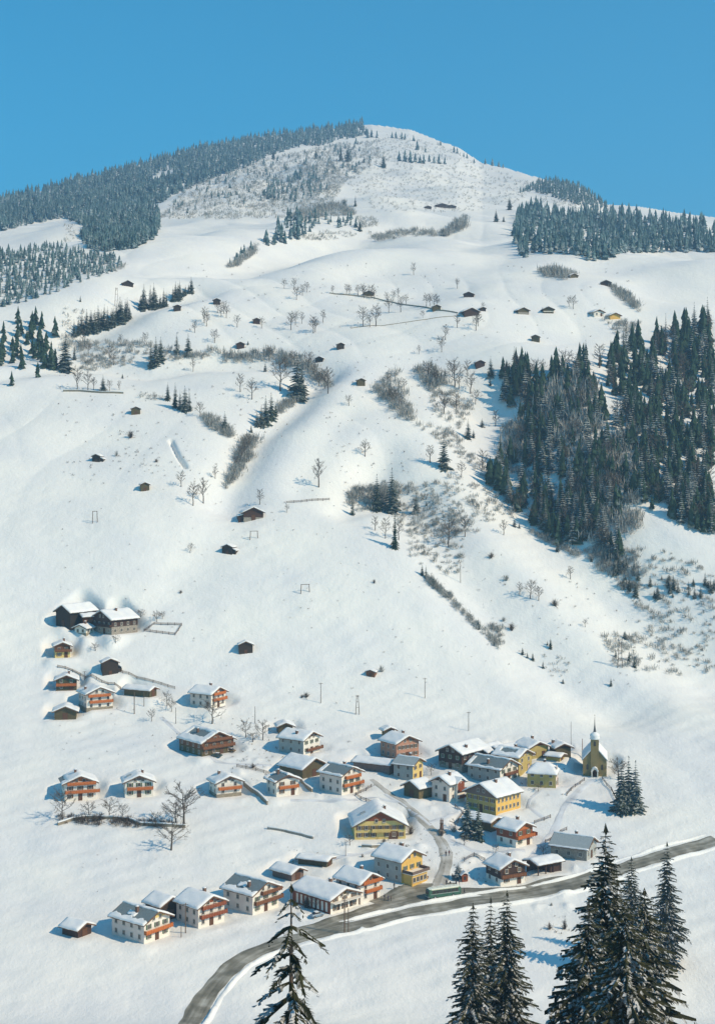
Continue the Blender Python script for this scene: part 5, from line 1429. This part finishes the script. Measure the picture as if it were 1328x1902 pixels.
# the rest as one far-off mass
def low_conifers(lst, name, matname, seed):
    r = np.random.default_rng(seed)
    tiers, K = 6, 7
    base = []; fcs = []
    for t in range(tiers):
        zt = .22 + .78 * (t + 1) / tiers; zb = .03 + .80 * t / tiers; rad = .17 * (1 - t / tiers) ** .8 + .02
        b = len(base); base.append((0, 0, zt))
        for q in range(K): base.append((math.cos(q * 2 * math.pi / K + t), math.sin(q * 2 * math.pi / K + t), zb)); 
        for q in range(K): fcs.append((b, b + 1 + q, b + 1 + (q + 1) % K))
    base = np.array(base); fcs = np.array(fcs)
    isrim = np.array([abs(np.hypot(v[0], v[1]) - 1) < .01 for v in base])
    radi = np.zeros(len(base))
    for t in range(tiers): radi[t * (K + 1) + 1:(t + 1) * (K + 1)] = .17 * (1 - t / tiers) ** .8 + .02
    V, F = [], []
    for n, (px, py, hp, *_r) in enumerate(lst):
        p = at(px, py); h_ = hp * scale_at(p)
        v = base.copy()
        k = radi * r.uniform(.5, 1.45, len(base)) * _r[2]
        v[:, 0] *= k; v[:, 1] *= k; v[:, 2] += np.where(isrim, r.uniform(-.06, .05, len(base)), 0)
        a = r.uniform(0, 6.28); x = v[:, 0] * math.cos(a) - v[:, 1] * math.sin(a); y = v[:, 0] * math.sin(a) + v[:, 1] * math.cos(a)
        V.append(np.stack([x * h_ + p.x, y * h_ + p.y, v[:, 2] * h_ + p.z], -1)); F.append(fcs + n * len(base))
    o = link(name, fast_mesh(name, np.concatenate(V), np.concatenate(F), [matname]))
    return o
tag(low_conifers([c for c in mass if c[6] != 'wood'], 'far_spruce_forest', 'needlefar', 1), 'frosted, haze-tinted spruce forest covering the skyline and the upper slopes', 'forest', kind='stuff')
tag(low_conifers([c for c in mass if c[6] == 'wood'], 'spruce_wood', 'needlemid', 2), 'dense spruces filling the wood on the steep right slope', 'forest', kind='stuff')

# big spruces on the near slope
def near_spruce(px, ptop, y, h_, rad, seed, label, whorls, per=9, detail=9, droop=.5, power=.85, mt='needlefront', clear=.05):
    x = (px - CX) / FOC * y; zt = (CY - ptop) / FOC * y
    zb = ground(x, y)
    h_ = zt - zb
    root = thing('spruce_tree', label, 'spruce', (x, y, zb), 0, 'spruces on the near slope')
    link('crown', conifer_mesh(h_, rad, whorls, per, seed, [mt], detail, clear, droop, power=power), root)
    link('trunk', trunk_mesh(h_, .28), root)
near_spruce(1124, 1528, 150, 0, 5.8, 71, 'tall snow-laden spruce with open tip at the bottom right, tallest of the foreground', 42, 9, 44, .30, .72)
near_spruce(1172, 1590, 372, 0, 6.0, 72, 'dense dark spruce crowding the bottom right corner', 42, 10, 40, .4, .62)
near_spruce(1092, 1672, 142, 0, 4.6, 73, 'shorter spruce in front of the tallest foreground spruce', 34, 9, 40, .4, .65)
near_spruce(1160, 1668, 130, 0, 5.0, 78, 'dark spruce under the dense corner spruce at the bottom right', 34, 10, 40, .4, .6)
near_spruce(1238, 1562, 378, 0, 6.2, 79, 'tall dark spruce furthest right at the roadside', 36, 9, 34, .45, .68)
near_spruce(1146, 1632, 158, 0, 5.2, 80, 'dark spruce filling the gap right behind the tallest foreground spruce', 38, 10, 40, .4, .66)
near_spruce(1196, 1648, 150, 0, 5.4, 81, 'dark spruce at the right edge of the foreground mass', 36, 10, 40, .4, .62)
near_spruce(878, 1676, 190, 0, 4.4, 74, 'left one of three foreground spruces at the bottom', 36, 10, 38, .42, .68)
near_spruce(911, 1664, 200, 0, 3.8, 75, 'middle one of three foreground spruces at the bottom', 36, 9, 38, .42, .72)
near_spruce(941, 1652, 195, 0, 4.6, 76, 'right one of three foreground spruces at the bottom, its tip highest', 38, 10, 38, .42, .68)
near_spruce(541, 1640, 96, 0, 4.0, 77, 'lanky young spruce tip with long drooping branches before the shop', 14, 4, 60, .95, .50)

# leafless trees
def bare_mesh(seed, h_=1.0, spread=.34, n1=9, n2=5, n3=4, rt=.02, lean=0, mt='twig', up=.75):
    r = np.random.default_rng(seed)
    tk, cr = MB(), MB()
    pts = [(0, 0, -.12)]; z = 0
    n = 5
    for i in range(1, n + 1):
        t = i / n
        pts.append((r.uniform(-.02, .02) + lean * t, r.uniform(-.02, .02), h_ * .92 * t))
    tk.tube(pts, [rt * (1 - .85 * i / n) for i in range(n + 1)], 6)
    def at_t(t):
        f = t * n; i = min(int(f), n - 1); a, b = Vector(pts[i]), Vector(pts[i + 1])
        return a.lerp(b, f - i)
    for k in range(n1):
        t = .28 + .68 * (k / n1) + r.uniform(-.03, .03); o = at_t(min(t, .98))
        az = k * 2.4 + r.uniform(-.5, .5); L = spread * h_ * (1.15 - .75 * t) * r.uniform(.8, 1.2) + .06
        d = Vector((math.cos(az), math.sin(az), up * r.uniform(.5, 1.2))).normalized()
        mid = o + d * L * .55; end = o + d * L + Vector((0, 0, L * .18))
        cr.tube([o, mid, end], [rt * .38, rt * .25, rt * .10], 4, cap=False)
        for j in range(n2):
            s_ = r.uniform(.25, 1); b = o.lerp(end, s_)
            d2 = (d + Vector(r.normal(0, .6, 3)) + Vector((0, 0, .35))).normalized(); l2 = L * r.uniform(.28, .5)
            e2 = b + d2 * l2
            cr.tube([b, e2], [rt * .20, rt * .07], 3, cap=False)
            for q in range(n3):
                b3 = b.lerp(e2, r.uniform(.3, 1)); d3 = (d2 + Vector(r.normal(0, .6, 3)) + Vector((0, 0, .2))).normalized()
                cr.tube([b3, b3 + d3 * l2 * r.uniform(.35, .6)], [rt * .11, rt * .045], 3, cap=False)
    return tk.mesh('trunk', ['bark']), cr.mesh('crown', [mt])
bare = [bare_mesh(100 + k, 1, [.30, .26, .38, .22, .34][k], [14, 15, 14, 16, 13][k], 6, 6, .026, mt='twig') for k in range(5)]
big_bare = [bare_mesh(120 + k, 1, .46, 12, 7, 6, .028, .04, up=.6) for k in range(2)]
def bare_tree(px, py, hpx, label, group, wide=1.0, pool=None, k=0):
    p = at(px, py); h_ = hpx * scale_at(p)
    root = thing('bare_tree', label, 'bare tree', p, (px * 7.3 + py) % 6.28, group)
    tm, cm = (pool or bare)[k % len(pool or bare)]
    for nme, me in (('trunk', tm), ('crown', cm)):
        o = link(nme, me, root); o.scale = (h_ * wide, h_ * wide, h_)
G1 = 'leafless trees of the upper open slope'
L1 = 'slim leafless tree dotted over the open upper slope above the gully'
up = [(528, 536, 19), (547, 538, 23), (551, 557, 24), (562, 549, 22), (570, 543, 20), (421, 591, 26), (404, 581, 22), (416, 583, 24), (411, 588, 22), (441, 608, 24), (486, 610, 22), (541, 613, 34), (549, 604, 26), (561, 601, 23), (582, 619, 33), (586, 617, 28), (600, 599, 25), (399, 637, 25), (362, 618, 24), (380, 600, 30), (384, 606, 26)]
G2 = 'leafless trees along the upper stone walls'
L2 = 'slim leafless tree in the rows along the dark upper stone walls'
walls_ = [(618, 546, 17), (644, 548, 20), (649, 548, 20), (665, 550, 22), (674, 550, 24), (676, 554, 24), (690, 554, 25), (695, 556, 22), (718, 561, 19), (731, 558, 20), (739, 551, 17), (722, 581, 28), (744, 580, 32), (754, 566, 20), (792, 570, 26), (798, 569, 24), (806, 572, 26), (812, 570, 22), (674, 606, 38), (698, 606, 42), (687, 608, 25), (785, 591, 14), (849, 609, 27), (884, 614, 32), (888, 606, 26), (827, 631, 30), (820, 654, 30), (768, 511, 24), (849, 536, 20), (897, 576, 15), (778, 658, 18), (1064, 574, 25), (1056, 570, 20)]
G3 = 'leafless trees of the thin wood left of the right-hand wood'
L3 = 'leafless tree in the thin grey wood between the open ridge and the dark right-hand wood'
thin = [(844, 719, 50), (868, 699, 32), (874, 731, 40), (825, 769, 40), (847, 762, 34), (883, 751, 27), (920, 792, 32), (750, 724, 22), (857, 886, 30), (799, 859, 34), (840, 700, 24), (852, 722, 30), (735, 755, 34), (728, 748, 32), (745, 762, 28), (795, 705, 34), (805, 712, 36), (812, 716, 30), (720, 715, 26)]
G4 = 'leafless trees of the bushy left gully'
L4 = 'tall thin leafless tree in the bushy gully left of the central ridge'
gul = [(468, 742, 40), (447, 728, 36), (521, 726, 60), (609, 731, 50), (593, 717, 30), (603, 722, 40), (585, 705, 34), (573, 690, 36), (530, 690, 30), (545, 680, 30), (500, 668, 26), (359, 690, 25), (372, 774, 27), (287, 742, 15), (144, 725, 45), (164, 726, 38), (175, 724, 25), (204, 726, 20), (222, 724, 18), (455, 850, 40), (448, 862, 36), (462, 838, 34), (440, 872, 26), (205, 672, 34), (212, 678, 26), (165, 660, 26), (225, 640, 20), (270, 640, 22), (155, 640, 30)]
G5 = 'leafless trees standing alone on the middle slope'
mids = [(678, 848, 32, 'rounded leafless tree alone in the shaded hollow of the middle ridge'), (592, 905, 56, 'tall larch-like leafless tree alone right of the brown mountain barn'), (648, 754, 20, 'small leafless tree alone below the ridge hut'), (400, 889, 25, 'leafless tree at the edge of the hedge gully on the left'), (337, 904, 30, 'upper left of three leafless trees left of the brown mountain barn'), (359, 939, 45, 'slim middle one of three leafless trees left of the brown mountain barn'), (378, 935, 50, 'tallest dark one of three leafless trees left of the brown mountain barn'), (354, 1027, 18, 'low leafless shrub tree on the smooth left slope'), (483, 937, 30, 'leafless tree right behind the roof of the brown mountain barn'), (533, 952, 16, 'small leafless tree right of the brown mountain barn'), (863, 997, 40, 'slim leafless tree in the right part of the bushy gully'), (935, 994, 30, 'slim leafless tree alone on the snow below the wood'), (833, 1016, 52, 'tall leafless tree in the middle of the bushy gully'), (697, 985, 28, 'leafless tree at the sharp upper gully edge'), (716, 1000, 40, 'leaning leafless tree next to the ivy-dark spruce'), (740, 1003, 36, 'leafless tree right of the ivy-dark spruce'), (1059, 1076, 26, 'rounded leafless bush tree on the lower right snow'), (985, 1112, 34, 'widest leafless bush tree on the lower right snow'), (965, 1106, 26, 'leafless bush tree left of the widest one on the lower right snow'), (1000, 1116, 28, 'leafless bush tree right of the widest one on the lower right snow'), (1086, 1165, 16, 'round leafless bush tree on the right lower snow')]
G6 = 'leafless trees among the village houses'
vil = [(394, 1344, 46, 'leafless tree in front of the house with red and white balconies', 1.2), (282, 1340, 22, 'small leafless tree below the long shed with the red end', 1), (319, 1322, 24, 'leafless tree between the long shed and the red balcony house', 1), (311, 1312, 26, 'leafless tree right beside the long shed with the red end', 1), (292, 1155, 20, 'leafless tree above the fenced paddock', 1.2), (302, 1150, 14, 'small leafless tree at the corner of the fenced paddock', 1.2), (215, 1194, 14, 'leafless shrub below the big dark farmhouse', 1.6), (178, 1209, 14, 'dark leafless shrub above the little yellow and brown house', 1.6), (262, 1146, 14, 'leafless shrub at the roof end of the big dark farmhouse', 1.6), (457, 1370, 32, 'leafless tree just right of the large brown timber farmhouse', 1), (488, 1375, 36, 'taller leafless tree beside the grey-sided white house', 1), (470, 1378, 18, 'dense shrub between the timber farmhouse and the grey-sided house', 2),
       (343, 1537, 78, 'large gnarled leafless tree at the end of the field wall', 1.15), (318, 1579, 48, 'spreading low leafless tree alone on the meadow below the wall', 1.5), (203, 1520, 36, 'leafless fruit tree in the middle of the field wall', 1.2), (229, 1523, 30, 'slim leafless fruit tree right of the middle of the field wall', 1), (165, 1520, 30, 'leafless fruit tree at the dark bushes of the field wall', 1.3), (290, 1536, 28, 'small leafless tree near the gnarled large tree', 1.2), (326, 1534, 46, 'leafless tree crowding the gnarled large tree', 1.3), (117, 1524, 56, 'leafless tree in front of the leftmost meadow chalet', 1), (845, 1540, 18, 'bare garden shrub behind the memorial', 1.5), (585, 1690, 26, 'leafless bush before the shop wall', 1.5), (700, 1425, 20, 'small bare tree in front of the long brown shed', 1.2), (800, 1440, 20, 'small bare tree behind the dark green-brown barn', 1.2), (668, 1470, 18, 'small bare tree right of the two-balcony house', 1.3), (862, 1570, 18, 'small bare tree below the two village spruces', 1.3), (1008, 1590, 20, 'small bare tree above the open dark shed', 1.2), (920, 1585, 16, 'small bare tree above the roadside timber chalet', 1.3), (505, 1665, 24, 'small bare tree behind the large white house with balconies', 1.2), (430, 1675, 20, 'small bare tree right of the rose-sided house', 1.2), (1000, 1470, 16, 'small bare tree below the ochre hipped house', 1.3), (650, 1570, 20, 'small bare tree left below the yellow farmhouse', 1.2), (1148, 1450, 40, 'leafless tree at the edge of the dark spruces near the church', 1.2)]
for k, (x, y, hp) in enumerate(up): bare_tree(x, y, hp, L1, G1, 1.0, None, k)
for k, (x, y, hp) in enumerate(walls_): bare_tree(x, y, hp, L2, G2, .95, None, k + 1)
for k, (x, y, hp) in enumerate(thin): bare_tree(x, y, hp, L3, G3, 1.05, None, k + 2)
for k, (x, y, hp) in enumerate(gul): bare_tree(x, y, hp, L4, G4, .95, None, k)
for k, (x, y, hp, lb) in enumerate(mids): bare_tree(x, y, hp, lb, G5, 1.1 if hp < 40 else .9, None, k)
for k, (x, y, hp, lb, wd) in enumerate(vil): bare_tree(x, y, hp, lb, G6, wd, big_bare, k)
for k, (x, y) in enumerate(scatter(WOOD, 110, 16, 51, holes[4:])): bare_tree(x, y, r_.uniform(30, 46), 'grey leafless tree standing between the spruces of the right-hand wood', 'leafless trees inside the right-hand wood', 1.1, None, k)

# scrub: thickets nobody could count
def scrub(zones, name, matname, seed, label):
    r = np.random.default_rng(seed)
    V, F = [], []; n0 = 0
    for poly, n, h0, h1, md in zones:
        for (px, py) in scatter(poly, n, md, int(r.integers(1e6))):
            p = at(px, py); h_ = r.uniform(h0, h1) * scale_at(p)
            K = 34 if h1 > 9 else 12
            az = r.uniform(0, 6.283, K); el = np.abs(r.normal(.0, .55, K)); L = h_ * r.uniform(.5, 1.1, K)
            d = np.stack([np.cos(az) * np.sin(el), np.sin(az) * np.sin(el), np.cos(el)], -1)
            o = np.array(p)[None] + np.stack([r.normal(0, h_ * .28, K), r.normal(0, h_ * .28, K), r.uniform(-.1, .25, K) * h_], -1)
            e = o + d * L[:, None]
            s_ = np.stack([-np.sin(az + r.uniform(-1, 1, K)), np.cos(az), np.zeros(K)], -1) * (h_ * (.034 if h1 > 9 else .05))
            m = (o + e) / 2 + r.normal(0, h_ * .06, (K, 3))
            vs = np.stack([o - s_ * .4, m + s_, e, m - s_], 1).reshape(-1, 3)
            V.append(vs); F.append(np.arange(K * 4).reshape(K, 4) + n0); n0 += K * 4
    o = link(name, fast_mesh(name, np.concatenate(V), np.concatenate(F), [matname]))
    tag(o, label, 'scrub', kind='stuff')
scrub([([(640, 915), (680, 902), (700, 890), (780, 905), (850, 885), (900, 900), (960, 960), (900, 985), (850, 1000), (800, 1000), (760, 985), (720, 960), (660, 950)], 240, 3, 13, 6),
       ([(760, 960), (850, 960), (870, 1030), (850, 1080), (790, 1060), (745, 1020)], 110, 3, 13, 6),
       ([(640, 925), (655, 915), (745, 905), (745, 945), (660, 952)], 90, 8, 18, 4),
       ([(690, 720), (735, 695), (750, 730), (770, 780), (755, 790), (720, 755)], 75, 6, 20, 5), ([(770, 690), (800, 680), (835, 715), (800, 730)], 40, 7, 20, 5),
       ([(790, 730), (850, 720), (880, 760), (850, 800), (810, 770)], 60, 6, 14, 6), ([(770, 790), (840, 800), (880, 850), (930, 880), (900, 890), (840, 840)], 70, 5, 12, 6),
       ([(415, 915), (432, 880), (445, 835), (462, 810), (478, 820), (468, 850), (440, 885), (425, 910)], 90, 8, 22, 3),
       ([(370, 770), (395, 775), (430, 800), (440, 812), (425, 815), (390, 795)], 70, 7, 14, 3),
       ([(400, 655), (430, 662), (500, 655), (545, 660), (600, 690), (620, 725), (600, 722), (560, 690), (500, 675), (420, 675)], 120, 6, 19, 5),
       ([(520, 745), (560, 740), (540, 760), (515, 775)], 40, 6, 14, 3),
       ([(115, 625), (170, 640), (240, 632), (280, 640), (330, 660), (400, 650), (410, 665), (330, 672), (280, 660), (200, 655), (115, 655)], 110, 5, 14, 5),
       ([(150, 660), (230, 655), (260, 672), (200, 690), (150, 690)], 60, 5, 12, 5), ([(260, 730), (300, 738), (310, 745), (260, 742)], 22, 4, 8, 4),
       ([(115, 575), (150, 575), (185, 590), (160, 620), (115, 640)], 45, 4, 9, 5),
       ([(210, 500), (236, 490), (230, 500), (205, 510)], 18, 4, 8, 4), ([(150, 470), (230, 478), (235, 500), (160, 515)], 60, 4, 9, 5),
       ([(1000, 505), (1040, 500), (1068, 512), (1050, 520), (1010, 515)], 60, 8, 17, 4), ([(1130, 530), (1160, 545), (1187, 570), (1187, 580), (1150, 555)], 60, 7, 14, 4), ([(1120, 595), (1187, 600), (1187, 625), (1150, 630)], 40, 6, 12, 5),
       ([(690, 440), (760, 428), (820, 432), (865, 400), (868, 425), (830, 440), (760, 440), (700, 450)], 150, 5, 12, 4), ([(660, 405), (690, 405), (705, 420), (670, 425)], 50, 4, 9, 3),
       ([(420, 500), (450, 475), (480, 455), (475, 470), (445, 495)], 50, 6, 12, 4), ([(545, 445), (600, 430), (660, 432), (700, 435), (600, 448)], 60, 4, 9, 5), ([(545, 395), (640, 380), (660, 400), (600, 405), (540, 410)], 110, 7, 14, 3),
       ([(830, 1100), (845, 1118), (890, 1160), (930, 1200), (925, 1208), (880, 1165), (830, 1115)], 70, 5, 11, 4), ([(790, 1070), (810, 1085), (840, 1112), (828, 1112), (795, 1085)], 60, 6, 12, 3),
       ([(905, 1160), (935, 1170), (935, 1205), (915, 1200)], 26, 7, 13, 4), ([(1000, 1215), (1060, 1225), (1050, 1270), (1020, 1260)], 20, 4, 8, 7),
       ([(1080, 1020), (1187, 1020), (1187, 1100), (1150, 1090), (1100, 1050)], 150, 4, 15, 5), ([(1150, 1090), (1187, 1020), (1328, 1040), (1328, 1260), (1190, 1250), (1175, 1120)], 170, 4, 14, 7), ([(1120, 1180), (1185, 1180), (1185, 1250), (1140, 1240)], 60, 4, 13, 5), ([(975, 980), (1040, 1010), (1080, 1030), (1070, 1036), (1000, 1000)], 60, 5, 12, 4),
       ([(1000, 930), (1040, 890), (1080, 930), (1040, 950)], 30, 5, 10, 6), ([(940, 860), (985, 880), (1000, 900), (950, 880)], 40, 6, 12, 4),
       ([(935, 800), (975, 790), (1000, 860), (930, 850)], 60, 14, 28, 5), ([(1010, 720), (1090, 700), (1120, 800), (1040, 830), (1000, 780)], 130, 12, 34, 6), ([(1040, 840), (1187, 800), (1187, 900), (1060, 900)], 120, 12, 28, 6), ([(1050, 900), (1180, 900), (1187, 1000), (1090, 1010)], 120, 12, 26, 6)],
      'gully_scrub', 'twiggrey', 61, 'grey leafless scrub in the gullies and along the snow edges')
scrub([([(300, 400), (350, 350), (480, 302), (600, 272), (700, 262), (720, 300), (640, 340), (620, 380), (480, 402)], 2000, 3, 8, 2.6),
       ([(700, 255), (800, 262), (890, 305), (1000, 345), (960, 380), (860, 395), (700, 395), (640, 340), (690, 300)], 1100, 2, 5.2, 3.5),
       ([(690, 245), (760, 250), (860, 290), (700, 290)], 120, 1.5, 3.5, 4), ([(270, 405), (300, 398), (470, 400), (560, 395), (560, 404), (470, 408), (300, 408)], 130, 4, 9, 3),
       ([(1020, 365), (1100, 388), (1187, 392), (1187, 405), (1100, 398), (990, 372)], 80, 3, 6, 4), ([(118, 410), (165, 418), (160, 440), (118, 455)], 40, 3, 7, 5),
       ([(560, 310), (620, 300), (640, 345), (600, 380), (545, 350)], 260, 3.5, 8, 3)],
      'mountain_scrub', 'twiggrey', 62, 'dotted brown scrub over the upper mountain face')
scrub([([(850, 1030), (1180, 1110), (1180, 1280), (1060, 1270), (940, 1200), (880, 1130)], 70, 1.5, 5, 12), ([(560, 1555), (640, 1600), (560, 1600), (480, 1560)], 14, 1, 3, 8),
       ([(700, 1480), (900, 1600), (1000, 1660), (690, 1600)], 110, 1.5, 5, 8), ([(430, 1370), (1050, 1390), (1050, 1480), (680, 1470), (430, 1470)], 120, 1.5, 5, 8), ([(110, 700), (600, 760), (900, 900), (1000, 1250), (600, 1330), (110, 1120)], 260, 1.4, 3.8, 11), ([(300, 480), (1180, 500), (1100, 640), (640, 700), (300, 620)], 220, 1.4, 4, 10), ([(110, 640), (470, 660), (560, 780), (430, 900), (110, 900)], 160, 1.6, 5, 9), ([(560, 700), (860, 660), (900, 860), (640, 900)], 120, 1.6, 5, 9), ([(110, 1290), (600, 1330), (600, 1360), (330, 1420), (110, 1430)], 60, 1, 4, 10), ([(100, 1540), (560, 1560), (400, 1640), (100, 1700)], 26, 1, 3, 12), ([(430, 1395), (520, 1390), (520, 1430), (430, 1440)], 22, 2, 5, 6), ([(110, 1515), (340, 1530), (340, 1540), (110, 1532)], 130, 4, 12, 3), ([(240, 830), (320, 860), (300, 900), (190, 830)], 24, 2, 6, 8),
       ([(1000, 1700), (1080, 1700), (1060, 1740), (1000, 1730)], 10, 2, 6, 8), ([(700, 780), (870, 1000), (760, 980)], 20, 2, 4, 9)],
      'meadow_scrub', 'bark', 63, 'small dark weeds and twigs poking through the snow')

# single bushes one can point at
def bush_mesh(seed, mt):
    r = np.random.default_rng(seed); m = MB()
    for k in range(46):
        az = r.uniform(0, 6.28); el = abs(r.normal(0, .75)); L = r.uniform(.5, 1.0)
        d = Vector((math.cos(az) * math.sin(el), math.sin(az) * math.sin(el), math.cos(el)))
        e = d * L; o = Vector((r.normal(0, .12), r.normal(0, .12), -.1))
        m.tube([o, o.lerp(e, .5) + Vector(r.normal(0, .05, 3)), e], [.035, .025, .008], 3, cap=False)
        for q in range(3):
            b = o.lerp(e, r.uniform(.4, 1)); m.tube([b, b + (d + Vector(r.normal(0, .7, 3))) * .28], [.018, .006], 3, cap=False)
    return m.mesh('bush', [mt])
bm = [bush_mesh(201, 'twig'), bush_mesh(202, 'bark'), bush_mesh(203, 'twiggrey')]
for k, (x, y, hp, wd, lb) in enumerate([(569, 1295, 9, 1.6, 'dark bush beside the slim wooden pole on the lower slope'), (561, 1296, 5, 1.5, 'smaller bush left of the dark one by the slim pole'), (708, 1248, 12, 1.0, 'thin bush beside the little dark brown hay hut'), (336, 1102, 6, 1.2, 'single dark shrub on the wide smooth left slope'), (695, 1083, 7, 1, 'single shrub on the bright slope right of centre'), (940, 1078, 10, 1.3, 'dark bush left of the widest leafless bush tree'), (1030, 1125, 12, 1.3, 'dark rounded bush below the widest leafless bush tree'), (950, 1170, 12, 1.3, 'round grey bush right of the gully edge thicket'), (935, 1154, 8, 1.2, 'small bush above the round grey one'), (912, 1036, 10, 1.4, 'dark bush in the right part of the bushy gully'), (243, 813, 13, 1.3, 'wide loose bush on the smooth left slope'), (217, 847, 10, .8, 'slim shrub right of the small far left hut'), (291, 858, 6, 1.4, 'small dark bush on the smooth left slope'), (763, 1549, 14, 1.2, 'dark snowy bush at the right corner of the yellow farmhouse'), (757, 1532, 8, 1.4, 'small dark bush beside the roof of the yellow farmhouse'), (713, 1568, 11, .9, 'dark shrub in the snow before the yellow farmhouse'), (743, 1573, 9, .9, 'dark shrub above the golden inn roof'), (754, 1575, 6, 1.2, 'low dark shrub right above the golden inn roof'), (673, 1592, 6, 1.2, 'dark shrub left of the golden inn roof'), (820, 1552, 10, 1.3, 'low bush at the foot of the memorial'), (843, 1545, 10, 1.8, 'wide dark bush right of the memorial'), (880, 1558, 8, 1.6, 'snowy shrub at the foot of the two village spruces'), (570, 1686, 18, 1.5, 'olive bush before the striped shop wall'), (940, 1590, 6, 1.2, 'dark shrub above the roof of the roadside timber chalet'), (1020, 1726, 12, 1.3, 'snowy bush on the near bank at the bottom right'), (1048, 1726, 18, .7, 'thin bare shrub in the blue shade at the bottom right'), (1024, 1682, 5, 1.6, 'dark low bush on the near snow bank'), (175, 1525, 12, 1.4, 'dark dense bush on the field wall'), (190, 1520, 10, 1.4, 'second dark dense bush on the field wall'), (260, 1530, 8, 1.6, 'low dark bush at the bend of the field wall'), (470, 1426, 8, 1.8, 'low brown hedge bush above the slate roofed chalet')]):
    p = at(x, y); s_ = hp * scale_at(p)
    o = link('bush', bm[k % 3], None, p, k * 1.1); o.scale = (s_ * wd * .62, s_ * wd * .62, s_)
    tag(o, lb, 'bush', 'single bushes in the snow')

# ------------------------------------------------------------------ the air of the valley
hz = MB().box(-2950, 2950, -60, 5900, -160, 790)
hm = bpy.data.materials.new('valley_air'); hm.use_nodes = True
hn = hm.node_tree; hn.nodes.remove(hn.nodes['Principled BSDF'])
pv = hn.nodes.new('ShaderNodeVolumePrincipled')
pv.inputs['Color'].default_value = (0.42, 0.70, 1.0, 1); pv.inputs['Density'].default_value = 0.00022; pv.inputs['Anisotropy'].default_value = 0.2
hn.links.new(pv.outputs[0], hn.nodes['Material Output'].inputs['Volume'])
M['air'] = hm
ho = hz.build('haze', ['air'])
tag(ho, 'thin blue mountain haze over the valley', 'haze', kind='stuff')
print('polys', sum(len(m.polygons) for m in bpy.data.meshes), 'objects', len(bpy.data.objects))
